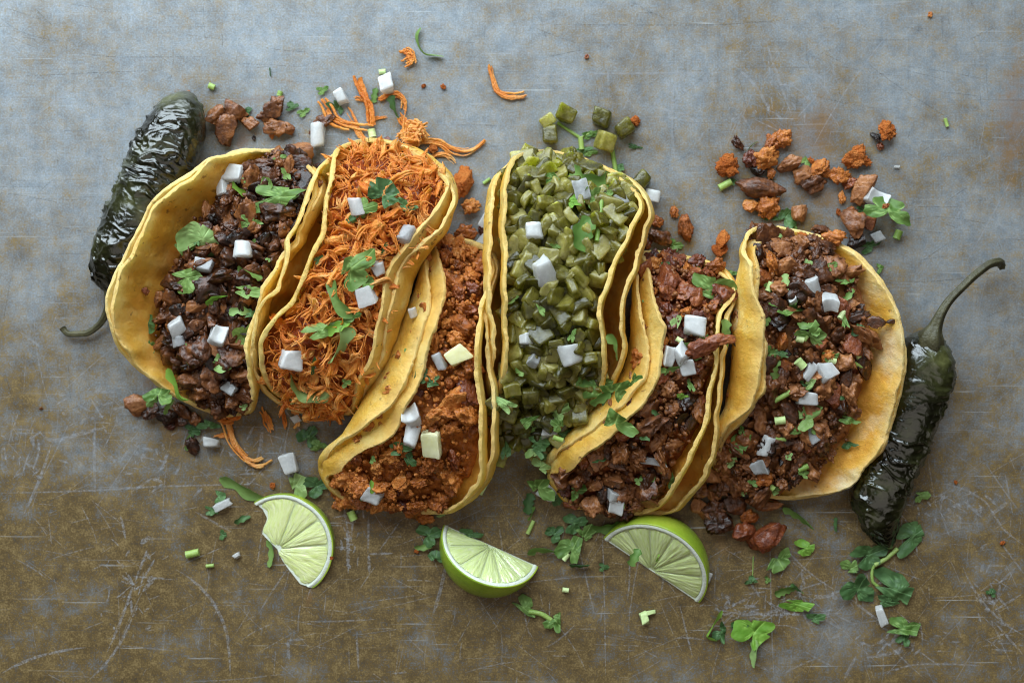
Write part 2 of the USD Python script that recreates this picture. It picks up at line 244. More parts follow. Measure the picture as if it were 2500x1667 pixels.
# scored scratches in the tray: thin raised burr lines, broken up by their own material
def scratch_mat(name, col, lo, hi, met, most=.33):
    nodes = {'tc': ('texture_coordinate', {}), 'n': ('noise_texture', {'scale': 650, 'detail': 4, 'roughness': .75}), 'r': ('map_range', {'from_min': lo, 'from_max': hi, 'to_min': 0, 'to_max': most, 'clamp': True}),
             'p': ('principled_bsdf', {'base_color': col, 'metallic': met, 'roughness': .45}), 't': ('transparent_bsdf', {}), 'm': ('mix_closure', {})}
    return mat(name, nodes, [('tc.object', 'n.vector'), ('n.fac', 'r.value'), ('r.result', 'm.fac'), ('t.BSDF', 'm.closure1'), ('p.BSDF', 'm.closure2')], 'm.closure')
M['scr'] = scratch_mat('scratch_light', (.46, .48, .52), .40, .62, .25); M['scr_b'] = scratch_mat('scratch_bold', (.46, .48, .52), .40, .66, .25, .46); M['scr_d'] = scratch_mat('scratch_dark', (.05, .047, .045), .38, .6, .1)
def ribbon_flat(pts, w, z):
    P = spline(np.asarray(pts, float), max(6, int(6 * len(pts)))); T = np.gradient(P, axis=0); T /= np.linalg.norm(T, axis=1, keepdims=True); N = np.stack([-T[:, 1], T[:, 0]], 1)
    s = np.linspace(0, 1, len(P)); ww = w * np.minimum(1, 4 * np.minimum(s, 1 - s) + .15)[:, None] / 2
    A, B = P + N * ww, P - N * ww
    v = np.stack([W(A[:, 0], A[:, 1], z), W(B[:, 0], B[:, 1], z)], 1).reshape(-1, 3)
    return v, quads(len(P), 2)
def wob(p0, p1, r, amp=.02):
    p0, p1 = np.array(p0, float), np.array(p1, float); d = p1 - p0; n = np.array([-d[1], d[0]]); c = r.normal() * amp
    return [p0, p0 + d * .33 + n * c, p0 + d * .66 + n * c * .9, p1]
sr = np.random.default_rng(3); L, D, SC = [], [], []
for pts, w in [([(95, 1052), (130, 1075), (190, 1060), (260, 1042)], 9), ([(125, 1085), (100, 1160), (58, 1255)], 7), ([(0, 1203), (200, 1198), (420, 1186), (640, 1182)], 4), ([(330, 1410), (300, 1500), (262, 1590)], 6), ([(360, 1340), (330, 1420)], 6), ([(325, 1500), (280, 1590), (215, 1660)], 6),
                ([(430, 1390), (520, 1470), (556, 1560), (562, 1650)], 7), ([(0, 1645), (100, 1600), (210, 1580)], 6), ([(845, 1270), (850, 1330), (850, 1400)], 8), ([(900, 1260), (898, 1350)], 5), ([(898, 1352), (960, 1350)], 5), ([(900, 1352), (902, 1400)], 7), ([(702, 1560), (706, 1610)], 7), ([(700, 1562), (745, 1560)], 5), ([(870, 1540), (876, 1640)], 5),
                ([(1470, 1300), (1474, 1400), (1478, 1650)], 3), ([(1660, 1480), (1690, 1600)], 4), ([(1880, 1300), (1885, 1560), (1890, 1660)], 3), ([(1750, 1488), (1850, 1500), (2060, 1495)], 6), ([(1920, 1340), (1980, 1400), (2040, 1440)], 4), ([(2300, 1180), (2400, 1220), (2450, 1290), (2500, 1330)], 5), ([(2440, 1320), (2500, 1400)], 4), ([(2350, 1380), (2400, 1470), (2500, 1550)], 5), ([(2430, 1520), (2500, 1600)], 5), ([(2160, 1640), (2260, 1620), (2400, 1625)], 4), ([(2150, 1460), (2160, 1480)], 6),
                ([(1870, 100), (1900, 190), (1930, 275)], 6), ([(1790, 160), (1860, 235), (1880, 285)], 6), ([(1960, 150), (2030, 235)], 5), ([(2190, 60), (2080, 200), (1980, 370)], 3), ([(1240, 185), (1500, 180), (1760, 178)], 4), ([(1660, 160), (1640, 260), (1655, 420)], 5), ([(1780, 330), (1800, 280), (1840, 330)], 5), ([(275, 0), (295, 70), (315, 95)], 4), ([(700, 20), (790, 60)], 3), ([(2060, 20), (2260, 0)], 3), ([(1950, 140), (2100, 40)], 2.5), ([(1330, 480), (1210, 640)], 3), ([(2480, 420), (2360, 640)], 3), ([(1090, 560), (1180, 610)], 4), ([(2395, 1440), (2420, 1470), (2440, 1460)], 9), ([(2090, 1600), (2060, 1660)], 7)]:
    SC.append(ribbon_flat(pts, w * 1.05, .00006))
for _ in range(300):
    low_ = sr.random() < .70
    x, y = sr.uniform(-30, 2530), (sr.uniform(1000, 1680) if low_ else sr.uniform(-20, 1000))
    a = sr.choice([0.05, 1.53, 1.1, 2.1, -.6, .6], p=[.22, .28, .14, .12, .12, .12]) + sr.normal() * .16; l = sr.gamma(2, 38) + 14
    p1 = (x + l * math.cos(a), y - l * math.sin(a))
    L.append(ribbon_flat(wob((x, y), p1, sr), sr.gamma(2, .9) + .9, .00004 + .00001 * sr.random()))
for _ in range(150):
    x, y = sr.uniform(-30, 2530), sr.uniform(-20, 1000) if sr.random() < .8 else sr.uniform(900, 1650)
    a = sr.choice([0.0, 1.55, -.3, .3], p=[.45, .2, .2, .15]) + sr.normal() * .12; l = sr.gamma(2, 60) + 20
    D.append(ribbon_flat(wob((x, y), (x + l * math.cos(a), y - l * math.sin(a)), sr), sr.uniform(.8, 1.6), .00003 + .00001 * sr.random()))
for cx, cy, rx, ry, a0, n_ in ((1980, 1465, 130, 60, .1, 60), (2180, 1575, 120, 40, .1, 50), (1830, 1490, 90, 25, .05, 40), (300, 1010, 140, 60, .3, 50), (330, 1440, 60, 110, 1.1, 40), (390, 1130, 130, 50, 1.5, 45), (2420, 1480, 60, 130, -.8, 50), (2330, 1240, 120, 50, -.5, 40), (60, 1110, 50, 60, 1.4, 30), (860, 1300, 20, 80, 1.55, 26), (1700, 250, 160, 90, 1.3, 46), (1950, 200, 110, 90, -1.0, 34), (640, 1120, 90, 40, 1.5, 30)):
    for _ in range(n_):
        x, y = cx + sr.normal() * rx * .6, cy + sr.normal() * ry * .6; a = a0 + sr.normal() * .45 + (1.57 if sr.random() < .25 else 0); l = sr.gamma(2, 11) + 5
        SC.append(ribbon_flat([(x, y), (x + l * .5 * math.cos(a) + sr.normal(), y - l * .5 * math.sin(a) + sr.normal()), (x + l * math.cos(a), y - l * math.sin(a))], sr.gamma(2, 1.6) + 1.2, .00005 + .00003 * sr.random()))
for q_, n_, lo_, hi_ in ((L, 900, .9, 1.9), (D, 650, .6, 1.3)):
    for _ in range(n_):
        x, y = sr.uniform(-30, 2530), sr.uniform(-20, 1690); a = sr.choice([.03, 1.55, .6, 2.3], p=[.34, .30, .18, .18]) + sr.normal() * .25; l = sr.gamma(1.6, 42) + 8
        q_.append(ribbon_flat([(x, y), (x + l * .5 * math.cos(a) + sr.normal() * l * .02, y - l * .5 * math.sin(a)), (x + l * math.cos(a), y - l * math.sin(a))], sr.uniform(lo_, hi_), .00003 + .00002 * sr.random()))
for pts in [[(0, 190), (150, 182), (400, 172)], [(0, 15), (60, 35), (130, 60)], [(0, 45), (70, 85), (140, 100)], [(1300, 60), (1700, 62), (2000, 40)], [(1900, 500), (2150, 690), (2500, 640)], [(140, 120), (300, 140), (520, 138)]]:
    D.append(ribbon_flat(pts, 1.8, .00004))
for nm, q, m_ in (('scratch_marks', L, 'scr'), ('dark_scratch_marks', D, 'scr_d'), ('scored_lines', SC, 'scr_b')):
    tag(put(TRAY, nm, *join(q), M[m_], smooth=False), kind='stuff')

# ---------------------------------------------------------------- tacos
def cross_section(S, B, Lr, m):
    u0 = .62; u = np.linspace(0, 1, m)[None, :, None]
    C1 = S + .6 * (B - S); C1[:, 2] = S[:, 2]
    C2 = (B - (1 - u0) ** 3 * S - 3 * u0 * (1 - u0) ** 2 * C1 - u0 ** 3 * Lr) / (3 * u0 ** 2 * (1 - u0))
    S, C1, C2, Lr = (q[:, None] for q in (S, C1, C2, Lr))
    return (1 - u) ** 3 * S + 3 * u * (1 - u) ** 2 * C1 + 3 * u ** 2 * (1 - u) * C2 + u ** 3 * Lr
def tortilla(path, Lp, Rp, LBp, RBp, mL, th, seed, open_l, open_r, sw, drop=0.0, ruffle=1.0, n=150, m=26):
    Lc, Rc = spline(Lp, n, False), spline(Rp, n, False)
    L3, R3 = W(Lc[:, 0], Lc[:, 1], Lc[:, 2] / 1000), W(Rc[:, 0], Rc[:, 1], Rc[:, 2] / 1000)
    def side(bp, X3):
        if bp is None: return None
        b = spline(np.c_[np.asarray(bp, float)[:, :2], np.zeros(len(bp))], n, False)
        return W(b[:, 0], b[:, 1], .45 * X3[:, 2])
    Lb, Rb = side(LBp, L3), side(RBp, R3)
    La, Ra = (L3 if Lb is None else Lb), (R3 if Rb is None else Rb)
    S = La * (1 - sw) + Ra * sw; S[:, 2] = np.minimum(.0024 + drop, .5 * np.minimum(L3[:, 2], R3[:, 2]))
    def bulge(X3, op):
        B = X3 + (-.05 - op) * (X3 - S) ; B[:, 2] = S[:, 2] + (.40 - .35 * op) * (X3[:, 2] - S[:, 2]); return B
    Lb = bulge(L3, open_l) if Lb is None else Lb + (S - Lb) * [.08, .08, 0]; Rb = bulge(R3, open_r) if Rb is None else Rb + (S - Rb) * [.08, .08, 0]
    A = cross_section(S, Lb, L3, m)[:, ::-1]; Bq = cross_section(S, Rb, R3, m)
    G = np.concatenate([A, Bq[:, 1:]], 1); k = G.shape[1]
    u = np.abs(np.linspace(-1, 1, k))[None, :]; t = np.linspace(0, 1, n)
    arc = np.r_[0, np.cumsum(np.linalg.norm(np.diff(L3, axis=0), axis=1))]
    env = (np.clip(np.sin(np.pi * t), 0, 1) ** .5)[:, None]
    sgn = np.sign(np.linspace(-1, 1, k))[None, :]
    # ruffles that grow towards the rim, then small relief all over
    q = np.stack([np.broadcast_to(arc[:, None], (n, k)) / .016, np.broadcast_to(sgn * 5, (n, k)), np.full((n, k), seed * 7.3)], -1)
    w1, w2 = meshkit.noise(q, seed) - .5, meshkit.noise(q * [2.7, 1, 1] + 9, seed + 1) - .5
    across = (R3 - L3); across[:, 2] = 0; across /= np.maximum(np.linalg.norm(across, axis=1, keepdims=True), 1e-5)
    G = G + across[:, None] * ((.0030 * w1 + .0016 * w2) * u ** 2.2 * env * ruffle)[..., None]
    w3 = meshkit.noise(q * [1.3, 1, 1] + 31, seed + 2) - .5
    G[..., 2] += (.0034 * w3 + .0010 * w2) * u ** 2.5 * env[:, :1] * ruffle
    du, dv = np.gradient(G, axis=0), np.gradient(G, axis=1)
    N = np.cross(dv, du); N /= np.maximum(np.linalg.norm(N, axis=-1, keepdims=True), 1e-12)
    if N[n // 2, k // 2, 2] < 0: N = -N
    f1 = meshkit.fbm(G * 190, 4, seed + 3) - .5; f2 = meshkit.fbm(G * 620, 3, seed + 4) - .5
    lump = (.0021 * f1 + .0012 * f2)
    thv = th * (1 + .25 * (meshkit.noise(G * 120, seed + 5) - .5))
    # the disc's ends are pinched: thin them to nothing sharp
    In = G + N * lump[..., None]; Out = G - N * (thv + .0006 * f2)[..., None]
    Out[..., 2] = np.maximum(Out[..., 2], .0002); In[..., 2] = np.maximum(In[..., 2], .0006)
    def rim_row(e, e2):
        d = In[:, e] - In[:, e2]; d /= np.maximum(np.linalg.norm(d, axis=1, keepdims=True), 1e-9)
        mid = (In[:, e] + Out[:, e]) / 2
        jag = (meshkit.noise(np.c_[arc / .0010, np.full(n, e * 3.0), np.full(n, seed)], seed) - .5)[:, None]
        return [In[:, e] * .94 + Out[:, e] * .06 + d * th * (.14 + .5 * jag), mid + d * th * (.20 + .6 * jag), In[:, e] * .06 + Out[:, e] * .94 + d * th * (.10 + .4 * jag)]
    rl, rr = rim_row(0, 2), rim_row(-1, -3)
    loop = np.concatenate([In, np.stack(rr, 1), Out[:, ::-1], np.stack(rl[::-1], 1)], 1); kk = loop.shape[1]
    V = loop.reshape(-1, 3); F = quads(n, kk, True)
    c = V[F]; vol = np.einsum('ij,ij->i', c[:, 0], np.cross(c[:, 1], c[:, 2])).sum()
    if vol < 0: F = F[:, ::-1]
    ub = np.broadcast_to(u, (n, k)); gi = np.clip(1.42 - ub, 0, 1) * (.92)
    rimv = np.clip((ub - .93) / .07, 0, 1) * .8
    one = np.ones((n, 3))
    grease = np.concatenate([gi, one * .1, np.full((n, k), .05), one * .1], 1); rim = np.concatenate([rimv, one, rimv[:, ::-1], one], 1)
    put(path, 'tortilla', V, F, mL, attrs={'grease': grease.ravel(), 'rim': rim.ravel()})
    return G, S
TACO = {}
def shift(Lp, Rp, px, dz):
    """rims of the second, outer tortilla: px further out on both sides and dz mm lower"""
    Lp, Rp = np.array(Lp, float), np.array(Rp, float); n = 60; a, b = spline(Lp, n), spline(Rp, n)
    d = b[:, :2] - a[:, :2]; d /= np.maximum(np.linalg.norm(d, axis=1, keepdims=True), 1e-6); e = (np.sin(np.linspace(0, np.pi, n)) ** .4)[:, None] * px
    a[:, :2] -= d * e; b[:, :2] += d * e; a[:, 2] = np.maximum(a[:, 2] - dz, 2.5); b[:, 2] = np.maximum(b[:, 2] - dz, 2.5)
    return a, b
def make_taco(key, label, L, R, Lo=None, Ro=None, LB=None, RB=None, sw=.5, ol=0, orr=0, seed=1, fill=None, mL='tort', mO='tort2', off=14, ruf=1.0):
    path = thing('taco'); tag(path, label, 'taco', 'tacos lined up on the tray')
    aL, aR = shift(L, R, off, 2.0)
    G, S = tortilla(path, L, R, LB, RB, M[mL], .0016, seed, ol, orr, sw, drop=.0026, ruffle=ruf)
    tortilla(path, aL if Lo is None else Lo, aR if Ro is None else Ro, LB, RB, M[mO], .0015, seed + 40, ol, orr, sw, ruffle=ruf)
    # the filling: a mound strung between two heights of the inner walls
    n, k = G.shape[:2]; c = k // 2; f = fill
    tt = np.linspace(0, 1, n); fl = np.interp(tt, *zip(*f['fl'])); fr = np.interp(tt, *zip(*f['fr'])); cr = np.interp(tt, *zip(*f['crown'])) / 1000
    i0, i1 = int(f['t'][0] * n), int(f['t'][1] * n); rows = np.arange(i0, i1)
    il, ir = c - fl * c, c + fr * (k - 1 - c)
    at = lambda i, j: G[i, int(j)] * (1 - j % 1) + G[i, min(int(j) + 1, k - 1)] * (j % 1)
    QL = np.array([at(i, il[i]) for i in rows]); QR = np.array([at(i, min(ir[i], k - 1.001)) for i in rows])
    wv = np.linspace(0, 1, 44); q = wv[None, :, None]
    Mo = QL[:, None] * (1 - q) + QR[:, None] * q
    end = np.clip(np.minimum(np.arange(len(rows)), np.arange(len(rows))[::-1]) / 10, 0, 1)[:, None]
    Mo[..., 2] += (4 * wv * (1 - wv))[None] ** .7 * cr[rows][:, None] * end
    base = Mo.copy(); Mo = Mo + 0
    lump = meshkit.fbm(Mo * f.get('lscale', 160), 4, seed) - .5
    disp = Mo.copy(); disp[..., 2] += f.get('lump', .006) * lump - f.get('sink', .003)
    Fm = quads(len(rows), 44); N_ = np.cross(disp[1, 0] - disp[0, 0], disp[0, 1] - disp[0, 0])
    vv = disp.reshape(-1, 3); fm = Fm
    nz = np.cross(vv[fm[:, 1]] - vv[fm[:, 0]], vv[fm[:, 2]] - vv[fm[:, 0]])[:, 2].sum()
    if nz < 0: fm = fm[:, ::-1]
    # close the mound underneath so that it is a solid heap
    lowr = vv.copy().reshape(len(rows), 44, 3); lowr[..., 2] = np.maximum(lowr[..., 2] - .012, .003)
    lv = lowr.reshape(-1, 3); nn = len(vv)
    fp = put(path, 'filling', np.vstack([vv, lv]), np.vstack([fm, fm[:, ::-1] + nn]), M[f['mat']])
    TACO[key] = dict(path=path, fill=fp, G=G, mound=base, n=n)
    P = base.reshape(-1, 3); s = H / (H - P[:, 2]) / K
    TACO[key]['px'] = np.c_[P[:, 0] * s + 1250, 833.5 - P[:, 1] * s]; TACO[key]['tree'] = cKDTree(TACO[key]['px']); TACO[key]['P'] = P
    return TACO[key]
def mound_z(key, x, y):
    d = TACO[key]; return float(d['P'][d['tree'].query((x, y))[1], 2])
def scatter(key, spacing, count, r, t=(0, 1), w=(.03, .97)):
    """poisson points over a taco's mound: (point, t, w)"""
    Mo = TACO[key]['mound']; out = []; pts = np.zeros((0, 3))
    for _ in range(count * 25):
        a, b = r.uniform(*t) * (Mo.shape[0] - 1), r.uniform(*w) * (Mo.shape[1] - 1)
        p = Mo[int(a), int(b)]
        if len(out) and (((pts - p) ** 2).sum(1) < (spacing * r.uniform(.7, 1.25)) ** 2).any(): continue
        pts = np.vstack([pts, p]); out.append((p, a / Mo.shape[0], b / Mo.shape[1]))
        if len(out) >= count: break
    return out

# ---- shapes of the food pieces
ICO = {k: trimesh.creation.icosphere(subdivisions=k) for k in (1, 2, 3)}
def chunk(seed, rough=.32, cuts=3, elong=(1.3, .95, .75), freq=1.5, fine=.06, sub=3, fibre=.06):
    """a torn or diced lump of meat: lumpy, sliced flat in places, with creases and fibres"""
    r = np.random.default_rng(seed); m = ICO[sub]; v = np.array(m.vertices); o = r.uniform(0, 50, 3)
    n1 = meshkit.noise(v * freq + o, seed % 71) - .5; n2 = 1 - 2 * np.abs(meshkit.noise(v * freq * 2.1 + o, seed % 61) * 2 - 1)
    v = v * (1 + 2.2 * rough * n1 + .55 * rough * n2)[:, None]
    for _ in range(cuts):
        n = r.normal(size=3); n /= np.linalg.norm(n); d = r.uniform(.42, .8); e = v @ n - d; v = v - np.maximum(e, 0)[:, None] * n * .9
    nn = v / np.linalg.norm(v, axis=1, keepdims=True)
    v = v + nn * (fine * 2 * (meshkit.noise(v * 5.5 + o, seed % 89) - .5) + fine * 1.3 * (meshkit.noise(v * 11 + o, seed % 83) - .5) + fibre * 2 * (meshkit.noise(v * [1.5, 9, 9] + o, seed % 79) - .5))[:, None]
    v = v * np.array(elong) * r.uniform(.8, 1.2, 3)
    return v / np.abs(v).max(), np.array(m.faces)
def crumb(seed, sub=3):
    r = np.random.default_rng(seed); m = ICO[sub]; v = np.array(m.vertices); o = r.uniform(0, 50, 3)
    a = meshkit.noise(v * 1.6 + o, seed % 71) - .5; b = np.abs(meshkit.noise(v * 3.2 + o, seed % 61) - .5) * 2; c = meshkit.noise(v * 7 + o, seed % 53) - .5; d = meshkit.noise(v * 14 + o, seed % 47) - .5
    v = v * (1 + .85 * a + .50 * (b - .4) + .34 * c + .18 * d)[:, None] * r.uniform(.7, 1.2, 3)
    return v / np.abs(v).max(), np.array(m.faces)
_box = trimesh.creation.box((2, 2, 2)).subdivide().subdivide().subdivide(); BV, BF = np.array(_box.vertices), np.array(_box.faces)
def block(seed, dims, rnd=.18, skew=.2, bend=0.0, rough=.03):
    """a cut block with rounded edges, uneven corners and a slight curve"""
    r = np.random.default_rng(seed); q = np.clip(BV, -(1 - rnd), 1 - rnd); d = BV - q; l = np.linalg.norm(d, axis=1, keepdims=True)
    v = q + np.where(l > 1e-9, d / np.maximum(l, 1e-9) * np.minimum(l, rnd), 0)
    cor = r.uniform(-skew, skew, (2, 2, 2, 3)); w = (v + 1) / 2
    o = np.zeros_like(v)
    for a, b, c in np.ndindex(2, 2, 2):
        o += (np.abs(1 - a - w[:, 0]) * np.abs(1 - b - w[:, 1]) * np.abs(1 - c - w[:, 2]))[:, None] * cor[a, b, c]
    v = v + o; v[:, 2] += bend * (v[:, 0] ** 2 - .4)
    v = v + rough * (meshkit.fbm(v * 2.5 + seed % 40, 3, seed % 31)[:, None] - .5) * 2 * v
    return v * np.asarray(dims) / 2, BF
def shred(seed, length, fibres=5, rad=.0006):
    """a torn bundle of meat fibres along a bent path"""
    r = np.random.default_rng(seed); n = 9; s = np.linspace(-.5, .5, n); parts = []
    b1, b2 = r.normal(size=2) * .6; path = np.stack([s * length, b1 * length * (s ** 2 * 2 - .25) + .1 * length * np.sin(s * 7 + r.uniform(0, 6)) * r.uniform(0, 1), b2 * length * .35 * (s ** 2 * 2 - .2)], 1)
    for k in range(fibres):
        o = r.normal(size=3) * rad * 1.1 * [0.3, 1, .8]; a, b = r.uniform(0, .3), r.uniform(.7, 1)
        i = slice(int(a * n), max(int(b * n) + 1, int(a * n) + 4)); p = path[i] + o + np.cumsum(r.normal(size=(len(path[i]), 3)) * rad * .45, 0)
        w = rad * r.uniform(.6, 1.5) * np.sin(np.linspace(.35, np.pi - .25, len(p))) ** .7
        parts.append(tube(p, w, 5, flat=r.uniform(.5, 1)))
    return join(parts)
def flake(seed):
    """a torn piece of chicken: long, split along its grain"""
    r = np.random.default_rng(seed); m = ICO[3]; v = np.array(m.vertices); o = r.uniform(0, 50, 3)
    n1 = meshkit.noise(v * 1.5 + o, seed % 71) - .5; g = meshkit.noise(v * [1.1, 5.5, 5.5] + o, seed % 61) - .5; g2 = meshkit.noise(v * [2.2, 12, 12] + o, seed % 53) - .5
    v = v * (1 + .8 * n1 + .45 * g + .24 * g2)[:, None] * np.array([1.9, .55, .42]) * r.uniform(.75, 1.25, 3)
    v[:, 1] += r.normal() * .25 * v[:, 0] ** 2; v[:, 2] += r.normal() * .2 * v[:, 0] ** 2
    return v / np.abs(v).max(), np.array(m.faces)
VAR = {'chunk': [chunk(100 + i) for i in range(26)], 'lump': [chunk(200 + i, rough=.40, cuts=3, elong=(1.15, 1, .85), freq=1.8, fine=.075) for i in range(26)], 'crumb': [crumb(300 + i) for i in range(26)],
       'char': [chunk(400 + i, rough=.5, cuts=2, freq=2.0, fine=.10) for i in range(16)], 'flake': [flake(500 + i) for i in range(26)], 'bit': [crumb(600 + i, 1) for i in range(14)], 'chunk_s': [chunk(700 + i, sub=2) for i in range(20)], 'lump_s': [chunk(720 + i, rough=.40, cuts=3, elong=(1.15, 1, .85), freq=1.8, fine=.075, sub=2) for i in range(20)], 'crumb_s': [crumb(740 + i, 2) for i in range(20)], 'char_s': [chunk(760 + i, rough=.5, cuts=2, freq=2.0, fine=.10, sub=2) for i in range(16)]}
def place(shape, p, size, r, R=None):
    v, f = shape; R = rand_rot(r) if R is None else R
    return (v * size) @ R.T + p, f
def flat_rot(r, tilt=.5):
    return rot([0, 0, 1], r.uniform(0, 6.3)) @ rot([1, 0, 0], r.normal() * tilt) @ rot([0, 1, 0], r.normal() * tilt)
# ---- the six tacos, rims traced as (pixel x, pixel y, height mm)
make_taco('beef', 'wide corn taco of dark charred beef leaning on the left roasted pepper',
  [(690,372,8),(610,373,14),(560,380,20),(519,391,25),(481,424,29),(426,462,31),(378,514,32),(357,559,32),(323,628,32),(295,672,32),(284,740,31),(288,807,29),(299,841,27),(319,872,24),(354,906,20),(398,941,15),(488,989,9),(540,1008,6)],
  [(690,372,8),(740,400,14),(768,440,22),(765,483,29),(735,542,32),(715,583,33),(680,631,34),(645,690,34),(626,730,34),(611,793,33),(600,840,32),(597,875,30),(604,927,26),(610,965,20),(598,1000,12),(540,1008,6)],
  sw=.52, ol=.34, seed=3, off=9, mL='tort', fill=dict(fl=[(0,.65),(.2,.60),(.6,.60),(1,.6)], fr=[(0,.7),(.3,.78),(1,.75)], crown=[(0,3),(.5,6),(1,3)], t=(.03,.91), mat='beef'))
make_taco('chicken', 'corn taco stuffed with orange shredded chicken',
  [(900,346,8),(848,358,18),(824,372,26),(815,410,33),(812,445,37),(803,520,41),(796,562,42),(772,610,43),(751,672,43),(714,741,42),(669,789,40),(645,837,36),(641,882,31),(651,917,26),(665,944,20),(689,965,14),(740,992,8),(778,1003,6)],
  [(900,346,8),(934,352,13),(979,362,18),(1027,390,24),(1070,430,31),(1089,450,35),(1068,493,39),(1040,530,41),(1013,562,42),(975,612,43),(948,651,43),(931,713,43),(924,772,42),(913,810,41),(902,876,37),(877,918,31),(864,973,23),(846,1004,14),(778,1003,6)],
  Lo=[(900,346,6),(845,358,14),(815,385,20),(776,438,29),(751,500,34),(731,555,36),(712,590,37),(706,625,38),(683,703,38),(645,741,37),(628,782,35),(620,837,32),(620,880,28),(634,915,22),(655,955,14),(778,1005,5)],
  Ro=[(900,346,6),(979,362,16),(1040,395,24),(1095,450,33),(1103,479,36),(1082,534,38),(1030,593,40),(989,627,40),(965,675,40),(944,758,39),(939,817,37),(930,860,34),(905,905,29),(888,950,22),(868,990,14),(778,1005,5)],
  RB=[(900,346),(1000,365),(1103,460),(1085,560),(1045,620),(1013,679),(982,775),(965,830),(953,849),(929,900),(888,966),(850,1005),(778,1005)],
  sw=.46, seed=5, fill=dict(fl=[(0,.5),(.1,.62),(.3,.84),(1,.80)], fr=[(0,.7),(.2,.9),(1,.84)], crown=[(0,5),(.3,9),(.7,8),(1,6)], t=(.13,.985), mat='chicken_deep', lump=.010, lscale=260, sink=.0008))
make_taco('chorizo', 'narrow corn taco of rust coloured chorizo crumbs between the chicken and cactus tacos',
  [(1061,588,8),(1066,600,14),(1072,625,24),(1082,662,31),(1089,706,35),(1082,758,37),(1068,800,38),(1052,850,38),(1036,914,37),(1012,966,36),(991,993,35),(970,1042,33),(946,1073,30),(888,1100,25),(853,1128,20),(826,1152,14),(802,1166,9),(850,1215,5),(960,1236,4)],
  [(1061,588,8),(1117,593,11),(1158,606,15),(1185,620,20),(1195,658,30),(1182,696,36),(1172,741,39),(1165,799,40),(1158,850,40),(1156,900,39),(1163,952,38),(1168,1014,37),(1168,1073,34),(1170,1145,28),(1160,1175,24),(1129,1217,16),(1081,1243,10),(1036,1240,8),(960,1236,4)],
  Lo=[(1061,590,7),(1048,610,16),(1048,650,27),(1052,700,33),(1050,760,35),(1036,800,36),(1019,870,36),(1005,911,36),(963,987,35),(922,1018,33),(881,1052,29),(819,1090,20),(795,1121,12),(790,1140,6),(850,1217,3.5),(960,1238,3)],
  Ro=[(1061,590,6),(1117,592,9),(1185,615,17),(1205,660,27),(1194,700,33),(1185,745,36),(1181,800,37),(1184,883,36),(1194,945,35),(1198,1021,34),(1198,1090,31),(1191,1142,26),(1170,1182,19),(1130,1222,12),(1081,1247,7),(960,1238,3)],
  LB=[(1061,588),(1030,660),(1010,720),(985,775),(968,820),(953,850),(929,905),(888,968),(864,1021),(833,1073),(805,1100),(788,1130),(850,1217),(960,1238)],
  sw=.5, orr=.0, seed=8, fill=dict(fl=[(0,.6),(.2,.80),(.75,.78),(.9,.7),(1,.6)], fr=[(0,.6),(.15,.74),(.55,.82),(.75,.52),(1,.40)], crown=[(0,4),(.5,6),(.8,7),(1,4)], t=(.06,.985), mat='chorizo', lump=.009, lscale=210))
make_taco('cactus', 'tall corn taco heaped with diced green cactus',
  [(1330,374,8),(1305,376,13),(1270,385,21),(1253,402,28),(1238,440,35),(1233,480,39),(1233,526,42),(1240,570,43),(1246,619,44),(1241,681,45),(1240,757,44),(1241,800,43),(1239,849,40),(1236,918,34),(1229,952,27),(1235,1010,14),(1280,1075,5),(1320,1085,4)],
  [(1330,374,8),(1357,378,11),(1405,388,16),(1460,409,22),(1522,447,29),(1555,481,35),(1560,502,38),(1543,543,41),(1525,584,42),(1494,636,44),(1481,688,45),(1467,739,45),(1461,770,45),(1470,820,43),(1470,894,39),(1464,918,36),(1453,966,29),(1430,1010,20),(1390,1050,10),(1320,1085,4)],
  Lo=[(1330,374,6),(1270,385,18),(1243,409,26),(1215,436,32),(1202,481,36),(1195,550,39),(1195,619,41),(1198,670,42),(1200,739,41),(1213,800,39),(1214,860,36),(1205,930,28),(1215,1000,13),(1270,1080,4),(1320,1087,3)],
  Ro=[(1330,374,6),(1460,409,18),(1540,450,27),(1577,495,34),(1586,526,36),(1570,560,38),(1560,602,39),(1543,653,40),(1522,698,41),(1508,740,41),(1515,800,40),(1520,850,37),(1512,890,33),(1480,950,25),(1400,1050,8),(1320,1087,3)],
  sw=.5, seed=11, fill=dict(fl=[(0,.6),(.12,.80),(1,.84)], fr=[(0,.7),(.15,.86),(1,.84)], crown=[(0,3),(.2,5),(.5,8),(.8,7),(1,5)], t=(.10,.985), mat='cactus'))
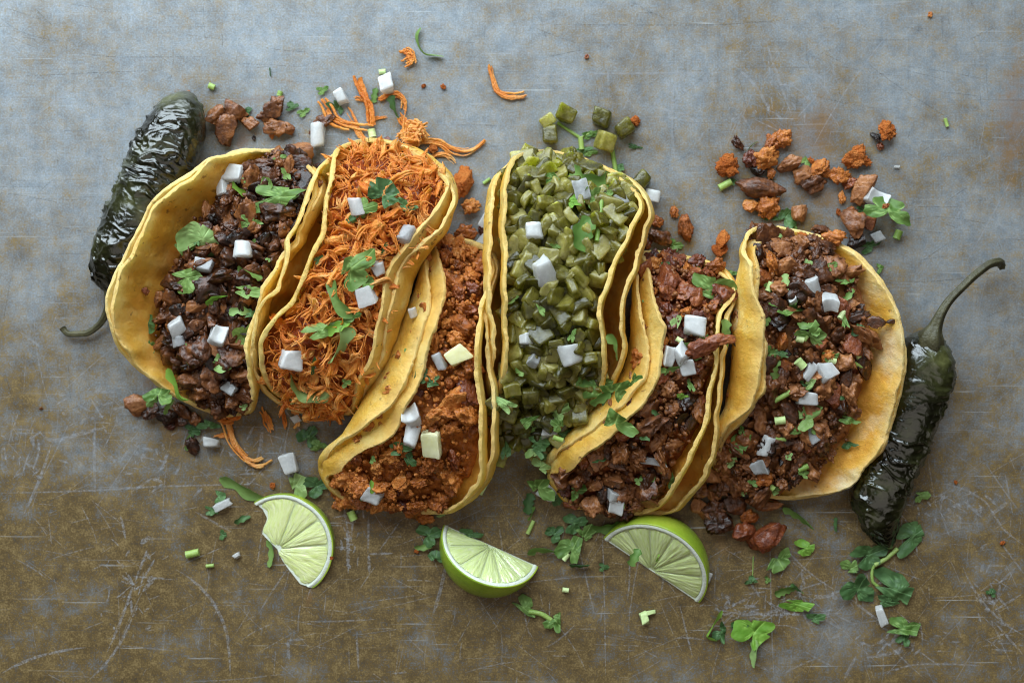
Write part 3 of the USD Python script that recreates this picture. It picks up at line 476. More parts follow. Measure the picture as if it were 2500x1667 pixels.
make_taco('red', 'corn taco of dark red chorizo and browned meat right of the cactus taco',
  [(1600,620,8),(1577,624,16),(1580,640,24),(1591,677,32),(1598,739,36),(1608,777,37),(1621,805,38),(1618,849,38),(1612,904,38),(1591,956,37),(1567,993,36),(1536,1024,35),(1470,1083,31),(1422,1114,26),(1388,1148,18),(1350,1162,10),(1400,1225,4),(1500,1245,4)],
  [(1600,620,8),(1642,626,11),(1700,640,16),(1760,675,24),(1785,715,31),(1749,770,36),(1742,810,38),(1744,860,39),(1742,900,39),(1729,959,38),(1722,1021,37),(1701,1076,35),(1680,1115,31),(1655,1165,24),(1630,1205,16),(1600,1235,9),(1550,1247,6),(1500,1245,4)],
  Lo=[(1600,620,7),(1563,622,15),(1558,660,26),(1562,700,33),(1568,750,35),(1577,794,36),(1579,850,36),(1577,914,36),(1550,949,35),(1525,987,34),(1484,1021,32),(1443,1055,29),(1398,1083,24),(1360,1107,17),(1345,1130,10),(1390,1227,3.5),(1500,1247,3)],
  Ro=[(1600,620,6),(1700,636,13),(1770,672,22),(1795,715,29),(1775,780,34),(1770,850,35),(1766,883,36),(1760,952,36),(1746,1038,34),(1732,1111,29),(1711,1162,23),(1680,1207,15),(1646,1241,9),(1594,1250,5),(1500,1247,3)],
  LB=[(1600,620),(1560,640),(1552,700),(1542,800),(1530,883),(1491,952),(1443,1000),(1408,1035),(1371,1080),(1350,1110),(1345,1135),(1395,1227),(1500,1247)],
  sw=.5, seed=14, fill=dict(fl=[(0,.6),(.15,.82),(.75,.78),(1,.6)], fr=[(0,.7),(.2,.86),(.55,.8),(.8,.55),(1,.5)], crown=[(0,6),(.5,6),(1,5)], t=(.04,.985), mat='red', lump=.009))
make_taco('pork', 'wide open corn taco of browned pork at the right end of the row',
  [(1905,593,12),(1860,598,20),(1845,625,28),(1846,670,34),(1855,730,38),(1864,790,39),(1873,850,39),(1873,890,38),(1866,945,35),(1842,985,31),(1801,1038,25),(1765,1085,17),(1755,1120,11),(1775,1165,6),(1820,1195,5)],
  [(1905,593,12),(1960,595,14),(2040,600,16),(2077,614,20),(2129,666,25),(2163,710,28),(2191,762,30),(2201,817,31),(2201,866,31),(2189,952,30),(2182,1021,28),(2168,1073,26),(2141,1117,23),(2096,1156,19),(2067,1184,15),(1991,1206,11),(1932,1211,8),(1870,1201,6),(1820,1189,5)],
  Lo=[(1893,557,12),(1855,560,20),(1828,580,27),(1822,615,33),(1838,655,37),(1848,710,40),(1858,762,41),(1862,817,42),(1866,849,41),(1860,890,40),(1848,930,38),(1828,987,34),(1800,1025,29),(1763,1066,22),(1746,1095,15),(1762,1163,6),(1820,1198,4)],
  Ro=[(1893,557,9),(1934,566,11),(2003,583,13),(2080,617,17),(2129,668,22),(2163,713,25),(2189,764,27),(2199,819,28),(2199,866,28),(2187,952,27),(2180,1021,25),(2166,1073,23),(2139,1117,20),(2094,1158,16),(2065,1186,12),(1991,1209,8),(1932,1214,6),(1870,1205,4.5),(1820,1192,4)],
  LB=[(1893,570),(1832,580),(1808,640),(1797,710),(1783,797),(1785,849),(1777,925),(1766,987),(1749,1045),(1738,1095),(1760,1165),(1820,1197)],
  sw=.42, orr=.32, seed=17, mL='tort3', fill=dict(fl=[(0,.6),(.1,.72),(.7,.72),(1,.6)], fr=[(0,.8),(.12,.94),(.35,.80),(.7,.66),(1,.55)], crown=[(0,5),(.5,7),(1,4)], t=(.03,.985), mat='pork', lump=.007))

fr_ = np.random.default_rng(21)
def heap(key, name, kinds, spacing, count, size, mats, seed, flat=1.0, lift=.0005, **kw):
    r = np.random.default_rng(seed); fp = TACO[key]['fill']
    for p, t, w in scatter(key, spacing, count, r, **kw):
        kind = kinds[r.integers(len(kinds))]; s = r.uniform(*size) * (1.0 if r.random() < .75 else 1.3)
        v, f = place(VAR[kind][r.integers(len(VAR[kind]))], p + [0, 0, lift], s * np.array([1, 1, r.uniform(.6, 1)]), r, flat_rot(r, .7))
        mm = mats[r.choice(len(mats), p=None)] if not callable(mats) else mats(t, w, r)
        put(fp, name, v, f, M[mm])
def heap2(key, name, kb, ks, nb, ns, sb, ss, db, ds, mats, seed, fine=380, fs=(.0006, .0016), w=(.06, .95)):
    heap(key, name, kb, db, nb, sb, mats, seed, lift=.0012, w=w); heap(key, name, [q + '_s' for q in ks], ds, ns, ss, mats, seed + 1, lift=.0002, w=w)
    # the crumbs between the pieces, too small to pick apart
    r = np.random.default_rng(seed + 2); Mo = TACO[key]['mound']; parts = []
    for _ in range(fine):
        p = Mo[r.integers(1, Mo.shape[0] - 1), r.integers(2, 42)] + r.normal(size=3) * .0006 + [0, 0, r.uniform(-.001, .0034)]
        parts.append(place(VAR['bit'][r.integers(14)], p, r.uniform(*fs), r))
    tag(put(TACO[key]['fill'], 'fine_crumbs', *join(parts), M[mats(.5, .5, r)]), kind='stuff')
heap2('beef', 'beef_piece', ['chunk', 'chunk', 'lump'], ['chunk', 'char', 'lump'], 105, 150, (.0036, .0068), (.0018, .0034), .0062, .0042, lambda t, w, r: 'beef' if r.random() < (.92 if t < .42 else .58) else 'pork', 31, 750)
heap2('chorizo', 'chorizo_crumb', ['crumb', 'crumb', 'lump'], ['crumb'], 85, 200, (.0030, .0062), (.0011, .0026), .0060, .0032, lambda t, w, r: 'chorizo' if r.random() < .9 else 'red', 33, 700)
heap2('red', 'meat_piece', ['lump', 'crumb', 'lump', 'chunk'], ['crumb', 'char', 'lump'], 95, 180, (.0036, .0070), (.0016, .0032), .0062, .0037, lambda t, w, r: ('red' if r.random() < .8 else 'chorizo') if t < .42 else ('pork' if r.random() < .6 else 'red' if r.random() < .5 else 'beef'), 35, 1000)
heap2('pork', 'pork_piece', ['chunk', 'lump', 'crumb', 'lump'], ['crumb', 'char', 'lump'], 110, 180, (.0040, .0076), (.0016, .0034), .0070, .0041, lambda t, w, r: 'pork' if r.random() < .72 else 'beef' if r.random() < .55 else 'red' if r.random() < .6 else 'chorizo', 37, 1000)
def heap_chicken(seed):
    r = np.random.default_rng(seed); fp = TACO['chicken']['fill']; Mo = TACO['chicken']['mound']
    turn = lambda p, j: rot([0, 0, 1], meshkit.noise(np.array(p) * 120 + 3, 4) * 9 + r.normal() * j) @ rot([0, 1, 0], r.normal() * .4)
    for p, t, w in scatter('chicken', .0042, 185, r):
        put(fp, 'chicken_flake', *place(VAR['flake'][r.integers(26)], p + [0, 0, .0004], r.uniform(.0042, .0078), r, turn(p, .6) @ rot([1, 0, 0], r.uniform(0, 6))), M['chicken'])
    for p, t, w in scatter('chicken', .0050, 113, r):
        v, f = shred(int(r.integers(1e6)), r.uniform(.006, .014), int(r.integers(5, 11)), r.uniform(.00030, .00058))
        put(fp, 'chicken_shred', v @ (turn(p, .8) @ rot([1, 0, 0], r.uniform(0, 6))).T + p + [0, 0, r.uniform(.0014, .0034)], f, M['chicken'])
    parts = []
    for _ in range(900):
        p = Mo[r.integers(1, Mo.shape[0] - 1), r.integers(1, 43)] + [0, 0, r.uniform(0, .0045)]; v, f = shred(int(r.integers(1e6)), r.uniform(.004, .011), 1, r.uniform(.00018, .00036)); parts.append((v @ rand_rot(r).T * [1, 1, .6] + p, f))
    tag(put(fp, 'fine_fibres', *join(parts), M['chicken']), kind='stuff')
heap_chicken(41)
def cactus_piece(seed, p, size, R, parent, name='cactus_piece', base=None):
    r = np.random.default_rng(seed); d = size * np.array([r.uniform(.85, 1.35), r.uniform(.8, 1.1), r.uniform(.38, .75)])
    v, f = block(seed, d, rnd=r.uniform(.22, .55), skew=.34, bend=r.uniform(-.2, .45), rough=.14)
    return put(parent, name, v @ R.T + p, f, M['cactus'], base=base)
cr_ = np.random.default_rng(51)
for p, t, w in scatter('cactus', .0052, 260, cr_):
    cactus_piece(int(cr_.integers(1e6)), p + [0, 0, .0008], cr_.uniform(.0052, .0090), flat_rot(cr_, .75), TACO['cactus']['fill'])
# ---------------------------------------------------------------- whereabouts for the labels
NAME = dict(beef='the dark beef taco', chicken='the orange chicken taco', chorizo='the chorizo crumb taco', cactus='the green cactus taco', red='the red chorizo taco', pork='the browned pork taco')
def where(x, y):
    if y > 1190:
        for lim, s in ((430, 'on the bare lower left tray'), (600, 'left of the left lime wedge'), (900, 'beside the left lime wedge'), (1240, 'around the middle lime wedge'), (1450, 'between the middle and right lime wedges'), (1760, 'around the right lime wedge'), (2040, 'between the right lime wedge and right pepper')):
            if x < lim: return s
        return 'around the tip of the right pepper'
    if y < 640:
        for lim, s in ((505, 'by the left pepper'), (765, 'above the dark beef taco'), (1105, 'above the orange chicken taco'), (1230, 'between the chicken and cactus tacos'), (1600, 'above the green cactus taco'), (1765, 'above the red chorizo taco')):
            if x < lim: return 'on the tray ' + s
        return 'on the tray above the browned pork taco'
    for lim, s in ((505, 'below the dark beef taco'), (850, 'below the orange chicken taco'), (1200, 'below the chorizo crumb taco'), (1440, 'below the green cactus taco'), (1700, 'below the red chorizo taco'), (2060, 'below the browned pork taco')):
        if x < lim: return 'on the tray ' + s
    return 'on the tray beside the right pepper'
def spot(x, y, on=None, z=None):
    """(point, whereabouts): on a taco's filling, at a height z mm, or on the tray"""
    zz = (z / 1000) if z is not None else (mound_z(on, x, y) if on else 0.0)
    return W(x, y, zz), ('on ' + NAME[on] if on else where(x, y))
PX = K  # metres per pixel
ir = np.random.default_rng(61)
# ---------------------------------------------------------------- onion, pineapple and cactus pieces
def dice(name, cat, look, mt, x, y, w, h, a=0, on=None, z=None, thick=.72, tilt=.34, skew=.36, bend=.6, lift=None, group='diced onion pieces', rnd=.20, rough=.08):
    p, wh = spot(x, y, on, z); sd = int(ir.integers(1e6)); t = thick * min(w, h) * PX
    v, f = block(sd, (w * PX * .80, h * PX * .80, t), rnd=rnd, skew=skew, bend=bend * ir.uniform(-1, 1), rough=rough)
    if on is None and z is None: tilt *= .25
    R = rot([0, 0, 1], math.radians(a)) @ rot([1, 0, 0], ir.normal() * tilt) @ rot([0, 1, 0], ir.normal() * tilt)
    v = v @ R.T; l = -v[:, 2].min() + .0002 if on is None and z is None else t * .35 + (lift or 0.0015)
    q = put('/World', name, v + p + [0, 0, l], f, M[mt], base=p + [0, 0, l], smooth=40)
    return tag(q, look[1:] if look[0] == '=' else f'{look} {wh}', cat, group, order=x)
def onion(x, y, w, h, a=0, on=None, z=None, look='white diced onion piece', mt='onion', **k):
    return dice('onion_piece', 'onion', look, mt, x, y, w, h, a, on, z, **k)
for q in [(568, 424, 84, 46, -8, 'beef', None, 'large pale onion piece'), (548, 462, 34, 48, 10, 'beef', None, 'thin pale onion piece'), (599, 610, 47, 46, 4, 'beef'), (501, 648, 46, 36, -8, 'beef', None, 'greyish onion piece', 'onion_dull'), (438, 800, 50, 42, 28, 'beef'), (441, 832, 34, 30, 10, 'beef', None, 'greyish onion piece', 'onion_dull'), (538, 820, 44, 50, -12, 'beef'), (565, 950, 46, 36, -35, 'beef', None, 'greyish onion piece', 'onion_dull'),
          (873, 507, 44, 50, 15, 'chicken'), (993, 576, 38, 48, -20, 'chicken', None, 'pinkish onion piece', 'onion_dull'), (925, 656, 36, 46, 20, 'chicken'), (893, 726, 58, 48, 18, 'chicken', None, 'large white onion piece'), (713, 876, 66, 52, -8, 'chicken', None, 'large white onion piece'),
          (1005, 1016, 44, 44, 20, 'chorizo'), (1003, 1060, 44, 56, -12, 'chorizo'), (912, 1202, 50, 48, -35, 'chorizo', None, 'white onion piece topped with a green strip'), (1074, 883, 28, 46, 25, 'chorizo', None, 'purplish grey onion sliver', 'onion_dull'),
          (1302, 565, 52, 50, 10, 'cactus'), (1327, 668, 54, 84, 22, 'cactus', None, 'large white onion piece'), (1287, 828, 50, 34, 6, 'cactus'), (1390, 866, 50, 62, 16, 'cactus', None, 'large white onion piece'), (1303, 879, 30, 36, -20, 'cactus', None, 'small translucent onion scrap', 'onion_dull'), (1342, 1046, 46, 44, 6, 'cactus', None, 'white diced onion piece'), (1419, 467, 36, 52, 15, 'cactus', None, 'translucent onion piece', 'onion_dull'), (1513, 486, 30, 40, 30, 'cactus', None, 'translucent onion piece', 'onion_dull'),
          (1691, 796, 64, 56, -18, 'red', None, 'large white onion piece'), (1632, 870, 34, 50, -12, 'red'), (1660, 862, 44, 50, 30, 'red'), (1676, 898, 44, 38, 8, 'red'), (1497, 1206, 38, 34, -20, 'red'), (1504, 1230, 38, 44, -14, 'red'), (1592, 1124, 70, 20, -8, 'red', None, 'greyish onion sliver', 'onion_dull'),
          (1929, 726, 24, 48, 18, 'pork', None, 'narrow white onion piece'), (1946, 702, 34, 38, -6, 'pork'), (1977, 700, 42, 52, 18, 'pork'), (2024, 737, 44, 44, 6, 'pork'), (1971, 906, 28, 52, -32, 'pork'), (2012, 908, 42, 52, 24, 'pork'), (1969, 972, 56, 38, 2, 'pork'), (1870, 1086, 36, 60, -18, 'pork'), (1853, 1138, 42, 40, 20, 'pork', None, 'greyish onion piece', 'onion_dull'), (1982, 1062, 32, 42, 30, 'pork', None, 'greyish onion piece', 'onion_dull'),
          (778, 334, 42, 66, 5), (833, 239, 36, 44, 25), (946, 209, 42, 50, 10), (517, 1079, 50, 26, -5), (709, 1130, 46, 54, 14), (545, 1231, 50, 22, 24, None, None, 'small white onion piece'), (579, 1354, 22, 16, 35, None, None, 'tiny onion scrap'), (1594, 480, 46, 36, -15), (1184, 540, 22, 48, -30), (1178, 596, 36, 48, -35), (2134, 488, 62, 46, -28), (2137, 580, 30, 34, 30, None, None, 'greyish onion piece', 'onion_dull'),
          (2151, 1500, 24, 54, 18, None, None, 'long white onion piece'), (2188, 408, 18, 8, 0, None, None, 'tiny white onion scrap'), (1726, 1408, 20, 28, -15, None, None, 'white onion scrap'), (1335, 1200, 46, 40, -32, None, None, '=white onion piece under a green leaf below the cactus taco'), (1008, 762, 26, 28, 10, None, 30, '=small onion piece stuck to the outer wall of the chorizo taco'), (724, 1022, 24, 26, 30, None, None, 'small pale onion piece')]:
    onion(*q)
dice('pineapple_piece', 'pineapple', 'pale yellow pineapple block lying aslant', 'pineapple', 1119, 869, 62, 46, 28, 'chorizo', thick=.7, group=None)
dice('pineapple_piece', 'pineapple', 'tall pale green pineapple block', 'pineapple', 1055, 1082, 52, 80, 2, 'chorizo', thick=.6, group=None, skew=.1)
dice('leek_piece', 'leek', 'pale green curled leek piece', 'stem_cut', 1572, 1506, 22, 36, 15, group=None); dice('leek_piece', 'leek', 'pale green leek strip', 'stem_cut', 1586, 1493, 34, 14, 12, group=None, tilt=.4)
dice('leek_piece', 'leek', '=translucent green leek piece half under the chorizo taco', 'stem_cut', 1180, 1178, 26, 60, -30, thick=.3, group=None)
for i, (x, y, w, h, a) in enumerate([(1381, 281, 54, 48, -25), (1338, 297, 44, 34, 35), (1341, 333, 46, 50, 5), (1467, 291, 54, 50, -20), (1524, 315, 56, 48, 35), (1477, 347, 50, 54, -20), (1565, 441, 44, 46, -38)]):
    dice('cactus_cube', 'cactus', 'loose olive green cactus cube', 'cactus', x, y, w, h, a, thick=.75, skew=.24, bend=.3, rnd=.28, rough=.07, group='cactus cubes fallen on the tray', tilt=.6)
dice('cactus_cube', 'cactus', '=olive cactus cube perched on the top rim of the cactus taco', 'cactus', 1333, 392, 48, 44, 25, z=14, thick=.8, group=None, rnd=.3, rough=.07)
sp = np.random.default_rng(63)
for i in range(44):
    t = i / 43; x, y = sp.uniform(1205, 1445 - 80 * t), 960 + 150 * t + sp.normal() * 10
    lo = i % 3 == 0
    dice('cactus_cube', 'cactus', ('=large ' if lo else '=') + 'olive cactus cube spilled below the cactus taco', 'cactus', x, y, sp.uniform(38, 58), sp.uniform(34, 48), sp.uniform(0, 180), z=max(4, 26 - 24 * t) + sp.uniform(-3, 5), thick=.8, group='cactus cubes spilling from the taco', rnd=.3, tilt=.6, skew=.24, rough=.07)

# ---------------------------------------------------------------- coriander
def lobed(th, seed, teeth=.045, lobes=3):
    r = np.random.default_rng(seed); ph = r.normal() * .1
    a = np.abs(np.sin(lobes * (th + ph) * .5 + (math.pi / 2 if lobes % 2 else 0)))
    w = .40 + .60 * a ** .7
    tri = np.abs(((th * (9 + seed % 4) / 2 / math.pi) % 1) - .5) * 2
    w = w * (1 - teeth * 2.4 * (1 - tri) ** 1.0) * (1 + .14 * np.sin(2 * th + r.uniform(0, 6)))
    base = np.exp(-((np.angle(np.exp(1j * (th - math.pi))) / .35) ** 2)); return w * (1 - .72 * base)
def leaf_shape(seed, l, w, kind='leaf', curl=1.0):
    """a leaflet: rings round its middle out to a toothed, lobed outline; kind 'cut' has straight knife cuts"""
    r = np.random.default_rng(seed); na, nr = 84, 7; th = np.arange(na) / na * 2 * math.pi
    rad = lobed(th, seed)
    if kind == 'cut':
        for _ in range(2):
            t0, d = r.uniform(0, 6.28), r.uniform(.30, .6); c = np.cos(th - t0); rad = np.where(c > .05, np.minimum(rad, d / np.maximum(c, .05)), rad)
    ring = np.linspace(0, 1, nr)[1:, None]
    x, y = ring * rad * np.cos(th), ring * rad * np.sin(th)
    x, y = np.r_[0, x.ravel()], np.r_[0, y.ravel()]
    vein = np.zeros_like(x); ang = np.arctan2(y, x + .55)
    for va in (-.85, -.42, 0, .42, .85): vein = np.maximum(vein, np.clip(1 - np.abs((ang - va) * np.hypot(x + .55, y)) / .05, 0, 1))
    x = x / np.ptp(x) * l * PX; y = y / np.ptp(y) * w * PX
    s = max(l, w) * PX
    c1, c2 = r.uniform(.2, .9) * curl, r.normal() * .5 * curl; a0 = r.uniform(0, 3.14)
    u = (x * math.cos(a0) + y * math.sin(a0)) / s; vv = (-x * math.sin(a0) + y * math.cos(a0)) / s
    z = s * (c1 * u ** 2 * .9 + c2 * u * vv + .35 * curl * (meshkit.noise(np.stack([x / s * 3, y / s * 3, np.full_like(x, seed % 17)], -1), 2) - .5) + .10 * curl * (meshkit.noise(np.stack([x / s * 9, y / s * 9, np.full_like(x, seed % 13)], -1), 3) - .5))
    V = np.stack([x, y, z - z.min()], 1)
    F = [np.stack([np.zeros(na, int), 1 + np.arange(na), 1 + (np.arange(na) + 1) % na], 1), quads(nr - 1, na, True)[:, ::-1] + 1]
    return V, np.vstack(F), vein
LOOK = dict(leaf='green', pale='pale green', dark='dark green', bright='bright green')
def size_word(l, w):
    q = l * w; return 'large ' if q > 4800 else 'small ' if q < 1100 else ''
def leaf(x, y, l, w, a=0, tone='leaf', on=None, z=None, kind=None, curl=1.0, look=None, lift=.0026, parent=None):
    p, wh = spot(x, y, on, z); sd = int(ir.integers(1e6)); kind = kind or ('leaf' if ir.random() < .42 else 'cut')
    if on or z: l, w = l * 1.12, w * 1.12
    v, f, vein = leaf_shape(sd, l, w, kind, curl * (.75 if on or z else .6))
    tl = .28 if (on or z) else .10
    R = rot([0, 0, 1], math.radians(a)) @ rot([1, 0, 0], ir.normal() * tl) @ rot([0, 1, 0], ir.normal() * tl)
    v = v @ R.T; dz = (.0004 - v[:, 2].min()) if not (on or z) else lift
    if parent: return put(parent, 'leaf', v + p + [0, 0, dz], f, M[tone], attrs={'vein': vein})
    q = put('/World', 'coriander_leaf', v + p + [0, 0, dz], f, M[tone], attrs={'vein': vein}, base=p + [0, 0, dz])
    return tag(q, look[:-1] if look and look[-1] == ',' else f'{look or size_word(l, w) + LOOK[tone] + " coriander leaf"} {wh}', 'coriander', 'chopped coriander leaves', order=x)
def strip(pts, w, tone='leaf', on=None, z=None, look=None, stand=.5, lift=.0034, name='coriander_strip', arch=.18):
    """a cut ribbon of leaf along a pixel path, half standing on its edge"""
    pts = np.asarray(pts, float); cx, cy = pts.mean(0); _, wh = spot(cx, cy, on, z)
    n = 22; P2 = spline(pts, n); s = np.linspace(0, 1, n); length = np.linalg.norm(np.diff(P2, axis=0), axis=1).sum() * PX
    zz = [spot(a, b, on, z)[0][2] for a, b in P2]; zz = np.convolve(np.pad(zz, 4, mode='edge'), np.ones(9) / 9, 'valid')
    P = W(P2[:, 0], P2[:, 1], zz + (lift if (on or z) else .0005) + arch * .3 * length * np.sin(np.pi * s) * (1 if on or z else .35))
    T = np.gradient(P, axis=0); T /= np.linalg.norm(T, axis=1, keepdims=True); N = np.cross([0, 0, 1.0], T); N /= np.linalg.norm(N, axis=1, keepdims=True); U = np.cross(T, N)
    tw = stand * 1.2 + ir.normal() * .35 + s * ir.normal() * 1.1
    ww = w * PX * (np.minimum(1, 5 * np.minimum(s, 1 - s) + .35) * (1 + .22 * np.sin(s * ir.uniform(8, 22))))
    k = 6; q = np.linspace(-.5, .5, k)
    side = np.cos(tw)[:, None] * N + np.sin(tw)[:, None] * U; nor = np.cross(T, side)
    V = P[:, None] + q[None, :, None] * (ww[:, None] * side)[:, None] + ((q ** 2)[None, :, None] * .7 * (ww[:, None] * nor)[:, None])
    if not (on or z): V[..., 2] += max(0, .0003 - V[..., 2].min())
    vein = np.broadcast_to(np.clip(1 - np.abs(q) / .12, 0, 1) * .7, (n, k)).ravel()
    b = V[n // 2, k // 2]
    pth = put('/World', name, V.reshape(-1, 3), quads(n, k), M[tone], attrs={'vein': vein}, base=b)
    return tag(pth, f'{look or ("long " if length > .013 else "") + LOOK[tone] + " coriander strip"} {wh}', 'coriander', 'chopped coriander strips', order=cx)
def stem(x0, y0, x1, y1, w, mt='stem', on=None, z=None, look=None, parent=None, sag=0.0):
    p0, wh = spot(x0, y0, on, z); p1, _ = spot(x1, y1, on, z); r = w * PX / 2; l = r * 1.0 if not (on or z) else r + .002
    s = np.linspace(0, 1, 7)[:, None]; P = p0 * (1 - s) + p1 * s + [0, 0, l]; d = (p1 - p0)[:2]; P[:, :2] += sag * np.sin(np.pi * s) * np.array([-d[1], d[0]])
    v, f = tube(P, np.full(7, r) * [1.06, 1, .97, 1, 1.02, .98, 1.04], 10)
    if parent: return put(parent, 'stem', v, f, M[mt], smooth=50)
    q = put('/World', 'coriander_stalk_cut', v, f, M[mt], smooth=50, base=P[3])
    return tag(q, f'{look or "cut green coriander stalk"} {wh}', 'coriander', 'cut coriander stalks', order=(x0 + x1) / 2)
B, C, Z, N_, R_, P_ = 'beef', 'chicken', 'chorizo', 'cactus', 'red', 'pork'
for q in [(692, 488, 118, 60, 0, 'leaf', B), (650, 468, 56, 50, 60, 'leaf', B), (498, 580, 76, 96, 55, 'pale', B), (452, 612, 50, 36, 10, 'leaf', B), (613, 545, 52, 32, -15, 'leaf', B), (468, 676, 74, 52, 10, 'leaf', B), (603, 711, 66, 30, -10, 'leaf', B), (376, 790, 42, 44, 0, 'dark', B), (366, 848, 28, 40, 0, 'leaf', B), (556, 884, 80, 48, 20, 'pale', B), (590, 818, 76, 56, 30, 'leaf', B), (396, 962, 42, 66, 70, 'leaf', None, 14), (376, 975, 30, 30, 0, 'leaf', None, 12), (614, 770, 40, 24, 20, 'dark', B),
          (890, 512, 84, 46, 15, 'leaf', C), (938, 478, 58, 74, 60, 'dark', C), (988, 502, 46, 26, -10, 'dark', C), (868, 655, 100, 62, 40, 'leaf', C), (899, 684, 40, 44, 50, 'leaf', C), (790, 806, 96, 36, 20, 'leaf', C), (858, 772, 44, 28, 10, 'leaf', C),
          (1046, 926, 34, 56, 60, 'dark', Z), (978, 1094, 50, 30, 10, 'dark', Z), (998, 1120, 34, 28, -40, 'dark', Z),
          (1443, 482, 46, 50, 40, 'leaf', N_), (1352, 437, 32, 26, 0, 'leaf', N_), (1398, 496, 34, 34, 0, 'bright', N_), (1446, 940, 80, 48, 10, 'leaf', N_), (1504, 946, 52, 56, 60, 'leaf', None, 40), (1546, 926, 34, 28, 0, 'leaf', None, 40), (1502, 1026, 44, 76, 70, 'leaf', None, 36), (1362, 1000, 70, 56, 30, 'pale', N_), (1288, 1040, 66, 40, 30, 'leaf', N_), (1384, 1016, 30, 36, 60, 'leaf', N_), (1376, 1060, 50, 36, 10, 'dark', None, 16), (1308, 1080, 44, 34, 0, 'dark', None, 14), (1330, 1106, 46, 34, 30, 'dark', None, 8), (1470, 965, 40, 54, 50, 'dark', N_),
          (1728, 702, 96, 54, 0, 'leaf', R_), (1694, 846, 50, 54, 50, 'leaf', R_), (1718, 832, 36, 34, 40, 'leaf', R_), (1663, 969, 28, 20, 10, 'bright', R_), (1564, 1060, 34, 54, 60, 'dark', R_), (1405, 1194, 34, 38, 0, 'leaf', R_), (1584, 1169, 36, 18, 10, 'leaf', R_), (1457, 1118, 36, 22, 0, 'dark', R_), (1632, 1166, 24, 48, 20, 'dark', R_),
          (1912, 764, 78, 46, 25, 'leaf', P_), (2058, 692, 44, 26, 30, 'leaf', P_), (1979, 802, 34, 52, 50, 'leaf', P_), (2099, 808, 32, 44, 70, 'dark', P_), (1978, 818, 42, 74, 60, 'leaf', P_), (1879, 863, 46, 34, 0, 'leaf', P_), (1968, 1018, 70, 52, 30, 'leaf', P_), (1930, 1056, 56, 30, 10, 'leaf', P_), (2067, 1025, 48, 22, -15, 'leaf', P_), (2070, 1080, 40, 20, 0, 'dark', P_), (1806, 1090, 64, 44, -10, 'leaf', P_), (1960, 944, 30, 36, 0, 'dark', P_), (2028, 870, 38, 22, 0, 'leaf', P_), (1872, 704, 20, 24, 0, 'leaf', P_),
          (787, 222, 32, 22, 20, 'leaf'), (826, 266, 26, 46, 60, 'dark'), (712, 264, 34, 26, 0, 'dark'), (740, 276, 34, 20, 30, 'leaf'), (598, 278, 24, 40, -60, 'dark'), (1439, 371, 40, 24, 0, 'leaf'), (1436, 332, 34, 20, 10, 'leaf'), (1511, 409, 28, 30, 0, 'dark'), (1549, 359, 40, 12, -10, 'dark'), (1791, 446, 24, 18, 0, 'dark'), (1965, 394, 24, 26, 60, 'leaf'), (1918, 528, 46, 52, 50, 'dark'), (1872, 528, 40, 24, -20, 'dark'), (1938, 560, 26, 20, -40, 'leaf'), (2158, 520, 60, 112, 75, 'leaf', None, 5), (2120, 600, 60, 30, 25, 'dark'), (1784, 668, 30, 18, 0, 'leaf'), (1646, 600, 42, 36, 0, 'leaf'), (2102, 514, 34, 20, 0, 'dark'), (1103, 450, 20, 40, 0, 'leaf'), (2146, 656, 20, 34, 0, 'leaf'),
          (725, 1182, 62, 60, 60, 'pale'), (775, 1186, 66, 56, 20, 'dark'), (808, 1172, 28, 44, 50, 'leaf'), (536, 1211, 28, 36, 0, 'dark'), (520, 1245, 36, 24, 0, 'dark'), (545, 1304, 18, 26, 0, 'dark'), (754, 1064, 54, 56, 60, 'dark'), (776, 1086, 44, 30, 0, 'leaf'), (512, 1036, 26, 60, 80, 'dark'), (470, 1050, 40, 34, 0, 'dark'), (1050, 1304, 60, 60, 20, 'dark'), (1064, 1358, 28, 60, 80, 'dark'), (1146, 1302, 60, 26, 0, 'dark'), (1402, 1276, 60, 52, 10, 'dark'), (1354, 1300, 46, 44, 40, 'dark'), (1428, 1304, 44, 46, 60, 'leaf'), (1398, 1336, 72, 64, 60, 'leaf'), (1472, 1383, 26, 22, 0, 'dark'), (1314, 1186, 46, 76, 70, 'leaf', None, 7), (1366, 1216, 44, 36, 0, 'dark'), (1546, 1256, 24, 18, 0, 'bright'), (1900, 1366, 46, 76, -60, 'leaf'), (1969, 1337, 52, 42, 0, 'bright'), (1873, 1414, 16, 20, 0, 'leaf'), (1946, 1473, 84, 34, -15, 'bright'), (1990, 1508, 46, 34, 20, 'dark'), (1760, 1541, 42, 48, -40, 'dark'), (1801, 1528, 46, 32, 20, 'dark'), (1842, 1542, 92, 90, 50, 'bright'), (2246, 1208, 40, 28, 0, 'leaf'), (2419, 1446, 20, 28, 60, 'dark'), (2203, 1534, 80, 44, -10, 'leaf'), (2205, 1558, 30, 36, 70, 'dark'), (1720, 1405, 18, 22, 30, 'dark'), (1077, 1256, 22, 12, 0, 'pale')]:
    leaf(*q)
